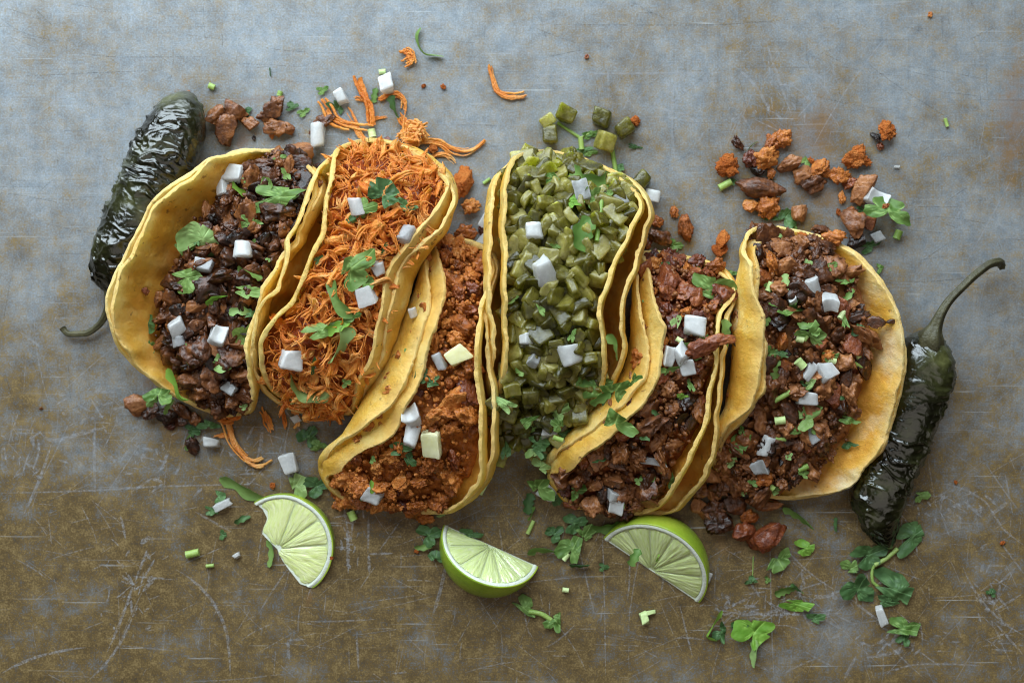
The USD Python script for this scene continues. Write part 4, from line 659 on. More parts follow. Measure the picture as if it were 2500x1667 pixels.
for q in [([(566, 440), (578, 458), (605, 475)], 16, 'bright', B), ([(505, 745), (525, 725), (556, 722)], 18, 'bright', B), ([(560, 768), (585, 758), (612, 768)], 18, 'pale', B), ([(455, 838), (456, 870), (466, 892)], 13, 'leaf', B), ([(408, 900), (430, 935), (440, 965), (460, 975)], 30, 'bright', None, 18), ([(402, 1012), (412, 985), (425, 975)], 14, 'leaf', None, 12), ([(580, 655), (610, 664), (640, 680)], 24, 'leaf', B),
          ([(810, 675), (815, 720), (845, 765), (862, 775)], 24, 'leaf', C), ([(852, 792), (835, 838), (800, 885)], 34, 'pale', C), ([(712, 915), (735, 960), (770, 970), (805, 955)], 30, 'pale', C), ([(775, 818), (810, 805), (855, 785)], 22, 'bright', C), ([(843, 544), (870, 530), (905, 520)], 12, 'dark', C), ([(930, 625), (940, 600), (946, 592)], 8, 'dark', C), ([(762, 915), (765, 890), (768, 870)], 9, 'dark', C),
          ([(908, 1205), (907, 1188), (906, 1172)], 10, 'bright', None, 16), ([(1400, 405), (1425, 440), (1460, 445), (1500, 430)], 34, 'leaf', N_), ([(1450, 540), (1425, 560), (1415, 590), (1440, 620)], 44, 'leaf', N_), ([(1480, 820), (1505, 840), (1508, 880)], 22, 'leaf', None, 44), ([(1440, 985), (1470, 970), (1490, 960)], 22, 'leaf', None, 42), ([(1773, 780), (1768, 815), (1776, 848)], 28, 'leaf', None, 36), ([(1612, 912), (1640, 900), (1668, 892)], 14, 'leaf', R_), ([(1592, 1000), (1605, 1015), (1612, 1035)], 12, 'dark', R_), ([(1770, 715), (1764, 735), (1760, 750)], 14, 'leaf', R_), ([(1675, 640), (1710, 668), (1695, 690)], 16, 'leaf', R_),
          ([(1917, 668), (1918, 690), (1914, 712)], 16, 'pale', P_), ([(2055, 735), (2072, 722), (2082, 705)], 14, 'leaf', P_), ([(1870, 750), (1874, 775), (1868, 795)], 14, 'leaf', P_), ([(1905, 880), (1890, 900), (1896, 925)], 20, 'leaf', P_), ([(1935, 742), (1952, 725), (1956, 712)], 12, 'leaf', P_), ([(1800, 1060), (1790, 1095), (1820, 1110)], 16, 'leaf', P_),
          ([(1028, 70), (1020, 91), (1025, 115), (1042, 133), (1062, 135), (1084, 139)], 13, 'leaf', None, None, 'curved thin green coriander ribbon'), ([(659, 165), (660, 176), (661, 188)], 5, 'dark'), ([(912, 252), (914, 236), (920, 215)], 14, 'leaf'), ([(955, 235), (965, 265), (975, 290)], 22, 'dark'), ([(1826, 366), (1838, 352), (1850, 345)], 5, 'leaf'), ([(536, 1168), (570, 1180), (610, 1205), (645, 1216)], 28, 'leaf'), ([(572, 1276), (594, 1266), (612, 1262)], 14, 'dark'), ([(652, 1318), (664, 1345), (656, 1384)], 16, 'leaf'), ([(1012, 1334), (1040, 1336), (1066, 1328)], 14, 'leaf'), ([(458, 1100), (460, 1080), (466, 1062)], 14, 'leaf'), ([(1288, 1352), (1310, 1338), (1355, 1345)], 24, 'leaf'), ([(1440, 1285), (1475, 1290), (1520, 1280)], 24, 'leaf'), ([(1390, 1376), (1418, 1378), (1440, 1376)], 20, 'dark'), ([(1300, 1205), (1290, 1230), (1290, 1255)], 24, 'dark'), ([(1305, 1235), (1300, 1255), (1290, 1270)], 14, 'leaf'), ([(1538, 1380), (1550, 1360), (1562, 1340)], 20, 'leaf', None, 24), ([(1602, 1370), (1604, 1362), (1608, 1352)], 9, 'bright', None, 21), ([(1910, 1238), (1950, 1258), (1985, 1290)], 28, 'leaf'), ([(1892, 1452), (1915, 1440), (1942, 1434)], 20, 'leaf'), ([(1930, 1425), (1950, 1438), (1962, 1446)], 14, 'dark'), ([(1762, 1489), (1738, 1527), (1724, 1552), (1750, 1563)], 14, 'bright'), ([(1845, 1560), (1842, 1592), (1840, 1628)], 26, 'pale'), ([(1852, 1222), (1875, 1220), (1898, 1222)], 18, 'dark'), ([(2040, 1262), (2040, 1280), (2042, 1298)], 10, 'dark'), ([(1496, 1560), (1500, 1540), (1505, 1520)], 3, 'dark')][:-1]:
    strip(*q)
for q in [(1469, 488, 1456, 590, 11, 'stem', N_, None, 'long pale green coriander stalk'), (1350, 1066, 1374, 1074, 12, 'stem', None, 24), (1650, 826, 1664, 834, 12, 'stem_cut', R_), (1871, 712, 1880, 690, 14, 'stem_cut', P_), (2046, 778, 2057, 760, 14, 'stem_cut', P_), (1940, 826, 1958, 830, 16, 'stem_cut', P_), (1943, 880, 1958, 896, 22, 'stem_cut', P_), (2080, 886, 2102, 896, 11, 'stem', P_), (1888, 978, 1928, 956, 12, 'stem', P_), (1888, 1027, 1914, 1024, 19, 'stem_cut', P_), (1890, 1070, 1916, 1072, 10, 'stem', P_), (1946, 1146, 1970, 1136, 14, 'stem', P_), (1872, 1180, 1886, 1192, 14, 'stem', None, 9), (2020, 878, 2036, 882, 14, 'stem_cut', P_), (2086, 872, 2094, 866, 14, 'stem_cut', P_), (1960, 832, 1968, 820, 10, 'stem', P_),
          (511, 210, 525, 216, 15, 'stem'), (682, 236, 686, 224, 13, 'stem'), (926, 178, 942, 176, 13, 'stem_cut'), (907, 317, 911, 336, 19, 'stem_cut'), (1494, 362, 1504, 425, 11, 'stem', None, None, 'long green coriander stalk'), (1180, 449, 1197, 437, 9, 'stem'), (1755, 460, 1784, 444, 17, 'stem'), (2186, 584, 2194, 564, 19, 'stem'), (2306, 290, 2312, 310, 9, 'stem'), (456, 1353, 487, 1346, 18, 'stem'), (504, 1381, 523, 1379, 9, 'stem'), (856, 1246, 866, 1268, 20, 'stem'), (1376, 1366, 1388, 1350, 13, 'stem_cut'), (1373, 1438, 1388, 1440, 12, 'stem_cut'), (1288, 1302, 1303, 1270, 10, 'stem'), (1190, 448, 1192, 446, 3, 'stem')][:-1]:
    stem(*q)
# a thick litter of chopped leaf round the foot of the cactus taco and on the fillings
lr = np.random.default_rng(77)
for i in range(7):
    t = lr.random(); leaf(lr.uniform(1225, 1420 - 60 * t), 970 + 170 * t, lr.uniform(28, 62), lr.uniform(22, 46), lr.uniform(0, 180), ['pale', 'leaf', 'dark'][i % 3], None, max(5, 28 - 24 * t) + 5, 'cut', look=['pale green', 'green', 'dark green'][i % 3] + ' coriander scrap at the foot of the cactus taco,', curl=.8)
for key, n in (('beef', 9), ('pork', 16), ('red', 9), ('chorizo', 3), ('cactus', 9), ('chicken', 3)):
    for p, tt, ww in scatter(key, .010, n, lr):
        s_ = H / (H - p[2]) / K; leaf(p[0] * s_ + 1250, 833.5 - p[1] * s_, lr.uniform(16, 34), lr.uniform(12, 22), lr.uniform(0, 180), ['leaf', 'pale', 'dark', 'leaf'][lr.integers(4)], key, look='tiny chopped scrap of coriander leaf', curl=.7, lift=.004)
# sprigs: stem with its leaves
def sprig(label, x, y, stems, leaves):
    t = thing('coriander_sprig'); tag(t, label, 'coriander', 'coriander sprigs')
    for s in stems: stem(*s[:5], parent=t, sag=s[5] if len(s) > 5 else 0)
    for l in leaves: leaf(*l, parent=t)
sprig('thin forked green coriander sprig among the fallen cactus cubes', 1400, 330, [(1361, 301, 1414, 336, 8), (1417, 336, 1420, 366, 13), (1414, 338, 1440, 326, 5)], [(1445, 326, 34, 14, 10, 'leaf'), (1422, 368, 46, 16, 10, 'dark')])
sprig('short sprig of green coriander below the middle lime wedge with a frayed end', 1320, 1500, [(1290, 1492, 1345, 1512, 12, .1)], [(1278, 1481, 66, 40, -40, 'leaf'), (1356, 1514, 46, 54, -50, 'leaf')])
sprig('round little coriander leaf on a hair thin stalk between lime and pepper', 1838, 1400, [(1839, 1357, 1837, 1408, 2.5)], [(1837, 1416, 24, 34, 90, 'dark', None, None, 'cut')])
sprig('large dark green coriander sprig with four leaves under the right pepper tip', 2130, 1400, [(2190, 1338, 2134, 1378, 11, .05), (2134, 1378, 2130, 1420, 8, -.1), (2130, 1420, 2160, 1446, 8)], [(2230, 1304, 88, 70, 30, 'dark'), (2122, 1352, 98, 66, 20, 'dark'), (2078, 1386, 40, 42, 30, 'leaf'), (2094, 1436, 76, 92, 70, 'dark'), (2186, 1438, 112, 74, -20, 'dark'), (2160, 1470, 60, 34, -20, 'dark')])
# ---------------------------------------------------------------- meat fallen on the tray
mr_ = np.random.default_rng(71)
COL = dict(beef='dark brown', pork='brown', chorizo='rust orange', red='dark red', orange='orange')
def bit(x, y, w, h, a=0, mt='pork', kind='lump', z=None, on=None, look=None, name='meat_piece', cat='meat', thick=.7):
    p, wh = spot(x, y, on, z); v, f = VAR[kind][mr_.integers(len(VAR[kind]))]
    v = v @ flat_rot(mr_, .4).T; v = v / np.abs(v).max(0) * np.array([w, h, thick * min(w, h)]) * PX * .57
    v = v @ rot([0, 0, 1], math.radians(a)).T; l = -v[:, 2].min() * .93 if (on is None and z is None) else .001
    q = put('/World', name, v + p + [0, 0, l], f, M[mt], base=p + [0, 0, l])
    s = 'large ' if w * h > 3600 else 'tiny ' if w * h < 300 else 'small ' if w * h < 900 else ''
    return tag(q, f'{look or s + COL[mt] + " meat piece"} {wh}', cat, 'meat pieces fallen on the tray', order=x)
for q in [(536, 290, 56, 50, 30, 'beef'), (574, 276, 62, 54, -30, 'pork', 'chunk'), (556, 318, 78, 58, 50, 'beef', 'chunk'), (612, 306, 44, 40, 20, 'beef', 'chunk'), (622, 338, 12, 12, 0, 'beef'), (678, 266, 66, 52, 20, 'beef', 'char'), (652, 286, 42, 34, -20, 'beef', 'char'), (674, 312, 44, 54, 80, 'beef', 'char'), (705, 320, 40, 32, -15, 'pork', 'chunk'), (664, 335, 14, 12, 0, 'chorizo'), (790, 298, 60, 36, 15, 'beef', 'char'), (736, 371, 62, 66, 40, 'pork', 'chunk'), (772, 350, 10, 10, 0, 'beef'), (758, 324, 8, 8, 0, 'red'), (461, 225, 8, 12, 0, 'chorizo'), (772, 412, 26, 24, 0, 'beef'),
          (928, 342, 12, 16, 0, 'red'), (947, 346, 14, 26, 20, 'red', 'chunk'), (1034, 211, 12, 10, 0, 'orange', 'crumb'), (1082, 213, 14, 14, 0, 'orange', 'crumb'), (1432, 139, 12, 12, 0, 'red', 'crumb'), (2270, 37, 12, 14, 0, 'chorizo', 'crumb'),
          (1134, 447, 58, 76, 10, 'orange', 'lump'), (1150, 504, 48, 40, 40, 'chorizo', 'crumb'), (1136, 572, 60, 46, -10, 'chorizo', 'crumb'), (1182, 566, 32, 34, 0, 'red', 'crumb'), (1057, 365, 24, 22, 0, 'orange', 'crumb'),
          (1602, 540, 34, 32, 0, 'chorizo', 'crumb'), (1668, 548, 40, 84, 12, 'chorizo', 'lump'), (1645, 518, 22, 30, 20, 'chorizo', 'crumb'), (1608, 584, 60, 42, -15, 'beef', 'char'), (1577, 596, 30, 26, 0, 'red', 'crumb'), (1760, 588, 38, 46, 10, 'orange', 'lump'), (1754, 612, 40, 30, 0, 'orange', 'lump'), (1551, 297, 24, 26, 0, 'orange', 'crumb'), (1745, 650, 50, 40, 30, 'chorizo', 'crumb', 22), (1700, 640, 46, 36, 0, 'red', 'crumb', 20),
          (1800, 349, 28, 44, 20, 'beef', 'char'), (1774, 408, 58, 54, 30, 'orange', 'crumb'), (1884, 350, 58, 46, 20, 'chorizo', 'crumb'), (1912, 340, 40, 46, 10, 'chorizo', 'crumb'), (1870, 388, 62, 58, 0, 'chorizo', 'crumb'), (1832, 390, 44, 46, 0, 'red', 'crumb'), (1848, 418, 40, 34, 0, 'beef', 'char'), (1881, 425, 22, 30, 0, 'chorizo', 'crumb'), (1928, 404, 52, 46, -20, 'pork', 'chunk'), (1960, 426, 52, 40, 20, 'pork', 'chunk'), (1996, 412, 46, 44, 0, 'chorizo', 'lump'), (1978, 452, 70, 44, 10, 'pork', 'lump'), (1980, 392, 18, 18, 0, 'orange', 'crumb'), (2016, 424, 34, 26, 20, 'chorizo', 'crumb'), (2046, 430, 56, 42, 10, 'chorizo', 'crumb'), (2072, 448, 36, 30, 0, 'red', 'crumb'), (2082, 392, 60, 44, 10, 'orange', 'crumb'), (2096, 372, 38, 40, 0, 'orange', 'crumb'), (2110, 394, 28, 34, 30, 'orange', 'crumb'), (2100, 468, 46, 84, -20, 'pork', 'lump'), (2054, 484, 22, 34, 0, 'chorizo', 'crumb'), (2046, 518, 12, 18, 0, 'orange', 'crumb'), (1856, 459, 116, 54, -14, 'pork', 'chunk'), (1829, 503, 38, 32, 0, 'chorizo', 'lump'), (1872, 506, 62, 56, 20, 'chorizo', 'crumb'), (1946, 516, 42, 48, 0, 'pork', 'chunk'), (2080, 552, 72, 66, -20, 'pork', 'chunk'), (2076, 518, 30, 26, 0, 'chorizo', 'crumb'), (2122, 545, 40, 36, 0, 'red', 'lump'), (2092, 588, 50, 44, 0, 'beef', 'chunk'), (2003, 562, 44, 34, -20, 'beef', 'char'), (2036, 580, 58, 42, 0, 'chorizo', 'crumb', 16), (1962, 582, 34, 30, 0, 'orange', 'crumb', 14), (1976, 588, 24, 26, 0, 'red', 'char', 15), (2160, 322, 46, 48, 0, 'orange', 'crumb'), (2134, 337, 28, 24, 0, 'beef', 'char'), (2148, 358, 18, 20, 0, 'red', 'crumb'), (2184, 524, 32, 26, 40, 'pork', 'lump'), (2162, 504, 18, 14, 0, 'chorizo', 'crumb', 9),
          (340, 988, 54, 52, 10, 'pork', 'chunk'), (374, 1002, 52, 40, 20, 'pork', 'lump'), (414, 1018, 56, 46, 0, 'beef', 'char'), (450, 1006, 50, 44, 0, 'beef', 'char'), (474, 1020, 38, 34, 0, 'beef', 'char'), (416, 1040, 26, 18, 0, 'red', 'crumb'), (472, 1088, 30, 44, 20, 'beef', 'char'), (102, 996, 12, 8, 0, 'beef'), (440, 1030, 36, 22, 0, 'beef', 'lump'),
          (829, 1200, 44, 50, 0, 'chorizo', 'crumb'), (852, 1216, 58, 54, 20, 'chorizo', 'crumb'), (896, 1222, 64, 40, 0, 'chorizo', 'crumb'), (848, 1164, 60, 64, 0, 'chorizo', 'crumb', 12), (1036, 1262, 56, 36, -20, 'chorizo', 'crumb'), (1012, 1254, 30, 26, 0, 'red', 'crumb'), (828, 1232, 34, 26, 0, 'chorizo', 'crumb'), (666, 1185, 14, 18, 0, 'orange', 'crumb'), (1018, 1345, 14, 12, 0, 'orange', 'crumb'), (940, 1232, 60, 34, 0, 'red', 'lump', 8), (880, 1190, 50, 50, 10, 'chorizo', 'crumb', 15),
          (1404, 1225, 60, 36, 5, 'red', 'crumb'), (1446, 1236, 64, 34, 0, 'red', 'crumb'), (1380, 1190, 38, 52, 0, 'red', 'crumb', 8), (1500, 1244, 60, 30, 0, 'red', 'crumb'), (1540, 1234, 48, 30, 0, 'red', 'lump'), (1720, 848, 84, 44, 22, 'red', 'lump', 43), (1752, 830, 78, 28, 4, 'red', 'lump', 42),
          (1738, 1204, 46, 44, 0, 'pork', 'lump'), (1742, 1238, 58, 44, -10, 'pork', 'crumb'), (1752, 1274, 66, 60, 40, 'beef', 'char'), (1790, 1230, 60, 46, 0, 'beef', 'chunk'), (1824, 1262, 50, 36, 10, 'chorizo', 'lump'), (1810, 1302, 58, 56, 0, 'red', 'chunk'), (1866, 1306, 98, 62, 28, 'red', 'chunk'), (1868, 1228, 92, 34, -8, 'pork', 'lump'), (1712, 1196, 44, 40, 0, 'beef', 'lump'), (1700, 1232, 40, 34, 0, 'pork', 'lump'), (1726, 1262, 44, 40, 0, 'beef', 'lump'), (1790, 1190, 56, 44, 0, 'beef', 'chunk'), (1730, 1160, 54, 48, 0, 'pork', 'lump', 9), (1760, 1190, 52, 44, 0, 'pork', 'crumb', 6), (2332, 1176, 10, 12, 0, 'orange', 'crumb'), (2446, 1324, 14, 10, 30, 'orange', 'crumb'), (810, 1361, 9, 9, 0, 'orange', 'crumb', 16), (2176, 786, 26, 18, -20, 'beef', 'chunk', 27), (2138, 788, 40, 30, -25, 'beef', 'chunk', 26), (357, 712, 18, 20, 0, 'red', 'crumb', 18)]:
    bit(*q)
# ---- shreds of chicken on the tray, along their traced curves
def chicken_curve(pts, w, label, z=.0):
    pts = np.asarray(pts, float); n = 26; c = spline(pts, n); r = np.random.default_rng(int(pts.sum()) % 99991); parts = []
    P0 = W(c[:, 0], c[:, 1], z)
    for k in range(9):
        o = r.normal(size=2) * w * PX * .30; s = np.linspace(0, 1, n)
        a = max(0, int(r.uniform(-.4, .45) * n)); b = min(n, max(a + 6, int(r.uniform(.5, 1.3) * n)))
        P = P0 + np.c_[o[0] + np.cumsum(r.normal(size=n)) * w * PX * .05, o[1] + np.cumsum(r.normal(size=n)) * w * PX * .05, np.full(n, w * PX * .4 + abs(o[0]) * .5)]
        parts.append(tube(P[a:b], w * PX * .22 * r.uniform(.5, 1.3) * (.55 + .45 * np.sin(np.linspace(.3, 2.9, b - a))) * (1 + .25 * (meshkit.noise(np.c_[s[a:b] * 14, s[a:b] * 0 + k, s[a:b] * 0]) - .5)), 7))
    q = put('/World', 'chicken_shred', *join(parts), M['chicken'], base=P0[n // 2])
    return tag(q, label, 'chicken', 'chicken shreds fallen on the tray')
for pts, w, l in [([(786, 242), (800, 258), (814, 288), (842, 303), (902, 312)], 20, 'long curved orange chicken shred beside the white onion piece above the tacos'), ([(872, 192), (885, 230), (902, 265), (906, 305)], 24, 'upright thick orange chicken shred with dark tip above the chicken taco'), ([(864, 236), (880, 242), (900, 246)], 12, 'short orange chicken fibre crossing the upright shred'), ([(850, 262), (864, 290), (878, 322), (896, 342)], 14, 'thin slanting orange chicken shred above the chicken taco rim'), ([(925, 245), (970, 232), (988, 250), (987, 276)], 18, 'hooked orange chicken shred under the upper onion piece'), ([(905, 296), (925, 288), (945, 285)], 8, 'wispy orange chicken fibre right of the upright shred'), ([(980, 284), (998, 308), (1012, 335)], 20, 'orange chicken shred running into the chicken clump above the taco'), ([(1010, 346), (1040, 344), (1072, 349), (1096, 366), (1130, 374), (1182, 345)], 18, 'very long orange chicken shred trailing to the right above the chicken taco'), ([(1195, 164), (1204, 198), (1216, 226), (1246, 240), (1284, 236)], 18, 'lone bent orange chicken shred high on the tray'), ([(980, 126), (1000, 128), (1006, 146), (992, 156)], 22, 'small orange chicken scrap high above the chicken taco'), ([(1042, 396), (1080, 380), (1110, 400)], 12, 'thin orange chicken shred poking over the upper right rim of the chicken taco'),
                  ([(545, 1018), (560, 1040), (574, 1084), (626, 1134), (668, 1112)], 24, 'long bent orange chicken shred below the dark beef taco'), ([(525, 1064), (548, 1062), (566, 1070)], 12, 'short orange chicken shred beside the onion piece below the beef taco'), ([(540, 1016), (560, 1026), (578, 1010)], 26, 'bunched orange chicken shred at the foot of the beef taco'), ([(644, 1000), (656, 1030), (664, 1050)], 20, 'orange chicken shred left below the chicken taco'), ([(688, 990), (694, 1020), (700, 1046)], 14, 'thin orange chicken shred hanging below the chicken taco'), ([(716, 990), (726, 1015), (722, 1026)], 26, 'thick orange chicken shred hanging below the chicken taco'), ([(796, 990), (804, 1010), (806, 1034)], 14, 'short orange chicken shred below the right end of the chicken taco')]:
    chicken_curve(pts, w * .72, l)
t = '/World/' + numbered('/World', 'chicken_clump'); cr2 = np.random.default_rng(5); parts = []
for k in range(16):
    v, f = shred(900 + k, cr2.uniform(.006, .011), 6, .0007); parts.append(place((v, f), W(1011 + cr2.normal() * 9, 328 + cr2.normal() * 12, .003 + cr2.random() * .003), 1, cr2, rot([0, 0, 1], cr2.uniform(0, 6.3)) @ rot([0, 1, 0], cr2.normal() * .5)))
taken[('/World', 'chicken_clump')] = 0
tag(put('/World', 'chicken_clump', *join(parts), M['chicken'], base=W(1011, 328, 0)), 'ragged round clump of orange chicken above the chicken taco', 'chicken')

# ---------------------------------------------------------------- roasted peppers
def pepper_mat():
    nodes = {'tc': ('texture_coordinate', {}), 'n': ('noise_texture', {'scale': 45, 'detail': 5, 'roughness': .6}), 'r': ('rgb_ramp', {'ramp': [(.36, (.006, .005, .003)), (.49, (.013, .0125, .005)), (.60, (.032, .033, .010)), (.75, (.10, .10, .03))]}),
             'm2': ('mapping', {'scale': (1, 1, 1)}), 'w': ('noise_texture', {'scale': 260, 'detail': 4, 'roughness': .5, 'distortion': .8}), 'b': ('bump', {'strength': .5, 'distance': .0012}),
             'rr': ('map_range', {'from_min': .35, 'from_max': .65, 'to_min': .08, 'to_max': .32}), 'p': ('principled_bsdf', {'specular_ior_level': .6, 'coat_weight': .5, 'coat_roughness': .08})}
    return mat('roasted_pepper', nodes, [('tc.object', 'n.vector'), ('tc.object', 'w.vector'), ('n.fac', 'r.fac'), ('r.color', 'p.base_color'), ('w.fac', 'b.height'), ('b.normal', 'p.normal'), ('n.fac', 'rr.value'), ('rr.result', 'p.roughness')])
M['pepper'] = pepper_mat()
M['pepper_stem'] = food('pepper_stem', [(.2, (.022, .017, .009)), (.5, (.060, .054, .024)), (.85, (.13, .115, .058))], scale=160, rough=(.3, .55), rand=.0, bump=.6, bscale=700)
def pepper(label, axis, stem_pts, seed, zf=.78, wr=.8, big_=.0015):
    t = thing('roasted_pepper'); tag(t, label, 'pepper', 'roasted peppers at the ends of the taco row')
    a = spline(np.array(axis, float), 230); hw = a[:, 2] * PX; na = 150
    C = W(a[:, 0], a[:, 1], hw * zf); T = np.gradient(C, axis=0); T /= np.linalg.norm(T, axis=1, keepdims=True)
    X = np.cross(T, [0, 0, 1.0]); X /= np.linalg.norm(X, axis=1, keepdims=True); Y = np.cross(X, T)
    th = np.arange(na) / na * 2 * np.pi; s = np.r_[0, np.cumsum(np.linalg.norm(np.diff(C, axis=0), axis=1))]
    S, TH = np.meshgrid(s, th, indexing='ij')
    Rw = np.broadcast_to(hw[:, None], S.shape)
    q = np.stack([S / .0034, np.cos(TH) * 1.35, np.sin(TH) * 1.35 + seed], -1); wv = meshkit.fbm(q * [.35, .9, .9], 2, 9)
    ridge = 1 - np.abs(meshkit.noise(q + wv[..., None] * [2.8, 1.1, 1.1], seed) - .5) * 4; ridge = np.clip(ridge, 0, 1) ** 2.4
    ridge2 = 1 - np.abs(meshkit.noise(q * [1.9, 2.4, 2.4] + wv[..., None] * 3 + 9, seed + 1) - .5) * 4
    big = meshkit.noise(np.stack([S / .016, np.cos(TH) * .9, np.sin(TH) * .9 + seed], -1), seed + 2) - .5
    patch = np.clip((meshkit.noise(np.stack([S / .020, np.cos(TH) * .9, np.sin(TH) * .9], -1), seed + 5) - .30) * 4, 0.3, 1)
    d = wr * (.0021 * (ridge - .4) * patch + .0008 * np.clip(ridge2, 0, 1) * patch) + big_ * big * (hw / hw.max())[:, None]
    d *= np.clip(hw / .006, 0, 1)[:, None]
    R = Rw + d
    V = C[:, None] + (R * np.cos(TH))[..., None] * X[:, None] + (R * np.sin(TH) * zf)[..., None] * Y[:, None]
    V[..., 2] = np.maximum(V[..., 2], .0003)
    V = np.concatenate([V.reshape(-1, 3), C[:1], C[-1:]]); n = len(s); F = quads(n, na, True)[:, ::-1]; j = np.arange(na); k = (j + 1) % na; o = n * na
    F = np.vstack([F, np.stack([np.full(na, o), j, k], 1), np.stack([np.full(na, o + 1), (n - 1) * na + k, (n - 1) * na + j], 1)])
    c = V[F]
    if np.einsum('ij,ij->i', c[:, 0] - V.mean(0), np.cross(c[:, 1] - c[:, 0], c[:, 2] - c[:, 0])).sum() < 0: F = F[:, ::-1]
    put(t, 'body', V, F, M['pepper'])
    sp_ = spline(np.array(stem_pts, float), 40); P = W(sp_[:, 0], sp_[:, 1], sp_[:, 3] / 1000); r = sp_[:, 2] * PX * .82
    v, f = tube(P, r, 18); ang = np.tile(np.arange(18) / 18 * 2 * np.pi, 40); pc = np.repeat(P, 18, 0)
    v[:720] = pc + (v[:720] - pc) * (1 + .16 * np.sin(5 * ang + 1))[:, None]
    put(t, 'stem', v, f, M['pepper_stem'], smooth=True)
pepper('wrinkled dark roasted pepper at the left end with a curled stem', [(456, 236, 8), (450, 246, 36), (440, 272, 58), (428, 310, 72), (404, 370, 79), (372, 450, 80), (338, 530, 78), (306, 600, 78), (282, 650, 66), (268, 688, 44), (262, 704, 14)],
       [(264, 690, 16, 9), (266, 735, 11, 8), (258, 768, 10, 6), (240, 795, 9, 4), (205, 815, 8.5, 3.2), (170, 816, 8, 3), (152, 800, 9, 2.8)], 12)
pepper('glossy dark roasted pepper at the right end with a long hooked stem', [(2272, 832, 20), (2268, 842, 48), (2262, 866, 68), (2255, 900, 75), (2238, 970, 74), (2203, 1070, 69), (2168, 1150, 67), (2150, 1210, 64), (2148, 1255, 53), (2158, 1300, 32), (2170, 1330, 14), (2174, 1340, 4)],
       [(2266, 850, 44, 12), (2273, 824, 36, 15), (2284, 796, 19, 16), (2296, 768, 14, 17), (2314, 738, 12, 17), (2348, 702, 11, 16), (2392, 662, 11, 14), (2424, 642, 11, 12), (2440, 640, 12, 9), (2446, 652, 11, 6)], 15, wr=.75, big_=.0016)

# ---------------------------------------------------------------- lime wedges
M['rind'] = food('lime_rind', [(.2, (.15, .25, .018)), (.5, (.28, .39, .030)), (.8, (.48, .53, .06))], scale=45, rough=(.22, .34), rand=.15, bump=.35, bscale=900, coat=.25, bdist=.0006, detail=3)
M['pith'] = food('lime_pith', [(.2, (.68, .74, .52)), (.8, (.86, .88, .76))], scale=200, rough=(.4, .6), rand=0, bump=.4, bscale=900, sss=.3, sradius=(1, 1, .6))
M['membrane'] = food('lime_membrane', [(.2, (.70, .80, .34)), (.8, (.82, .89, .50))], scale=200, rough=(.2, .4), rand=0, bump=.4, bscale=900, sss=.4, sradius=(1, 1, .6))
def pulp_mat(name, a, b):
    nodes = {'tc': ('attribute', {'attribute': 'rad'}), 'ta': ('attribute', {'attribute': 'ang'}), 'cx': ('combine_xyz', {}), 'n': ('noise_texture', {'scale': 1.0, 'detail': 4, 'roughness': .6}), 'r': ('rgb_ramp', {'ramp': [(.3, a), (.7, b)]}),
             'bp': ('bump', {'strength': .5, 'distance': .0010}), 'p': ('principled_bsdf', {'roughness': .10, 'subsurface_weight': .3, 'subsurface_radius': (.8, 1, .4), 'subsurface_scale': .004, 'specular_ior_level': .7, 'coat_weight': .6, 'coat_roughness': .05})}
    return mat(name, nodes, [('tc.fac', 'cx.x'), ('ta.fac', 'cx.y'), ('cx.vector', 'n.vector'), ('n.fac', 'r.fac'), ('r.color', 'p.base_color'), ('n.fac', 'bp.height'), ('bp.normal', 'p.normal')])
M['pulp'] = pulp_mat('lime_pulp', (.58, .72, .20), (.78, .87, .42)); M['pulp2'] = pulp_mat('lime_pulp_pale', (.66, .78, .20), (.86, .91, .46))
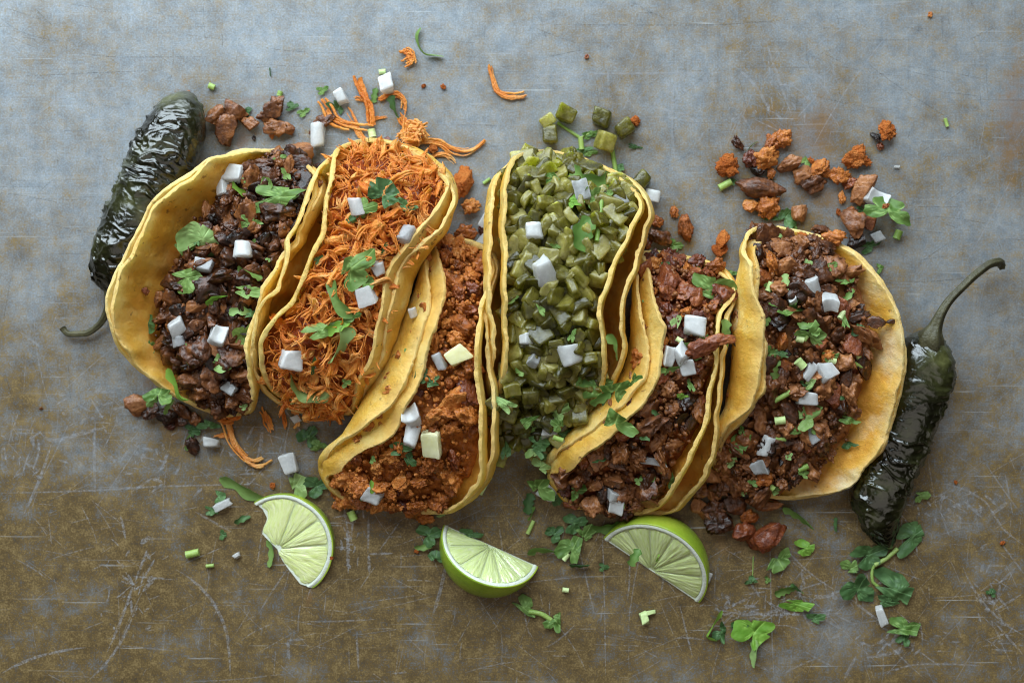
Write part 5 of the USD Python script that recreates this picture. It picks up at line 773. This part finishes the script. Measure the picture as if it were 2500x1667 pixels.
def lime(label, cx, cy, r_px, chord_deg, dihedral, segs, pulp, z0=0.0, ragged=0.0, seed=0, squash=1.0):
    """a wedge resting on one cut face; the other, with its segments, slopes up at the dihedral angle. chord_deg: image angle of the chord, the dome lies to its left"""
    base = W(cx, cy, z0); t = thing('lime_wedge', base); tag(t, label, 'lime', 'lime wedges below the tacos')
    R0 = r_px * PX; D = math.radians(dihedral); r = np.random.default_rng(seed)
    Rz = rot([0, 0, 1], math.radians(chord_deg))
    def P(th, rr, ph): return np.stack([rr * np.cos(th), rr * np.sin(th) * np.cos(ph) * squash, rr * np.sin(th) * np.sin(ph)], -1)
    def fin(name, v, f, m, **k):
        v = np.array(v.reshape(-1, 3))
        if ragged:
            u_ = v[:, 0] / R0; prof = -.20 * (1 - u_ ** 2) + .11 * (meshkit.noise(np.c_[u_ * 5 + 7, u_ * 0, u_ * 0], 4) - .5) + .05 * (meshkit.noise(np.c_[u_ * 17, u_ * 0, u_ * 0], 5) - .5) + .16 * np.exp(-((u_ + .68) / .16) ** 2)
            v[:, 1] += ragged * prof * R0 * np.exp(-np.maximum(v[:, 1], 0) / (.30 * R0))
        return put(t, name, v @ Rz.T + [0, 0, .0004], f, m, **k)
    def chordcut(th): # ragged edge: how much of each ray is kept
        return 1.0
    th = np.linspace(0, np.pi, 70); ph = np.linspace(0, D, 26)
    TH, PH = np.meshgrid(th, ph, indexing='ij'); dim = 1 + .004 * (meshkit.noise(np.stack([TH * 14, PH * 14, PH * 0], -1)) - .5)
    outer = P(TH, R0 * dim, PH); f = quads(70, 26)
    # outer skin with a thin lip folding onto the cut face
    lip = P(th, R0 * .976, np.full_like(th, D))[:, None]; outer = np.concatenate([outer, lip], 1); f = quads(70, 27)
    fin('rind', outer, f, M['rind'])
    # pith: white ring on the cut face, the core and the underside cut
    rr = np.array([.976, .95, .915, .895]); TH2, RR = np.meshgrid(th, rr, indexing='ij'); z = P(TH2, RR * R0, D)
    nrm = np.array([0, -math.sin(D) * squash, math.cos(D)]) ; nrm /= np.linalg.norm(nrm)
    z = z + nrm * (np.array([0, .0003, .0004, -.0006]) )[None, :, None]
    fin('pith', z, quads(70, 4)[:, ::-1], M['pith'])
    TH3, RR3 = np.meshgrid(th, np.linspace(0, .90, 12), indexing='ij'); fin('membrane', P(TH3, RR3 * R0, D) - nrm * .0003, quads(70, 12), M['membrane'])
    TH4, RR4 = np.meshgrid(th, np.linspace(0, 1, 6), indexing='ij'); fin('underside', P(TH4, RR4 * R0, 0.0), quads(70, 6)[:, ::-1], M['pith'])
    # segments, slightly swollen, with juice sacs along their length
    for a, b in segs:
        a, b = math.radians(a), math.radians(b); n, m = 22, 20
        u = np.linspace(0, 1, n)[:, None]; w = np.linspace(0, 1, m)[None, :]
        gap = .0035
        rad = .07 + (.897 - .07) * u; ang = a + (b - a) * w
        rad_ = rad * np.ones_like(ang); half = (b - a) / 2; mid = (a + b) / 2
        g = np.minimum(gap / np.maximum(rad_, .1), half * .6); ang = mid + (ang - mid) * (1 - g / half)
        # rounded corners towards the rim
        rad_ = np.minimum(rad_, .897 - .05 * np.abs(2 * w - 1) ** 6)
        swell = (np.clip(4 * w * (1 - w), 0, 1) ** .4 * np.clip(6 * u * (1.02 - u), 0, 1) ** .6) * .0006
        nz = (meshkit.noise(np.stack([u * 5 + 0 * w, ang * 26, 0 * u + 0 * w + seed], -1)) - .5) * .0006
        v = P(ang, rad_ * R0, D) + nrm * (swell + nz * np.clip(4 * w * (1 - w), 0, 1) - .0001)[..., None]
        fin('segment', v, quads(n, m), pulp, attrs={'rad': (rad_ * 5).ravel(), 'ang': (ang * 20).ravel()})
lime('squeezed lime wedge with pale cut face up, leftmost of the three', 692, 1330, 127, -57, 12, [(2, 58), (60, 92), (94, 128), (130, 178)], M['pulp2'], seed=3, ragged=1.0)
lime('lime wedge with its green rind towards the bottom, middle of the three', 1199, 1331, 126, 156, 50, [(2, 30), (32, 62), (64, 92), (94, 120), (122, 148), (150, 178)], M['pulp'], seed=5)
lime('lime wedge with glossy green rind towards the tacos, rightmost of the three', 1590, 1392, 141, -34, 37, [(2, 34), (36, 66), (68, 94), (96, 122), (124, 150), (152, 178)], M['pulp'], seed=7)
finish_labels()
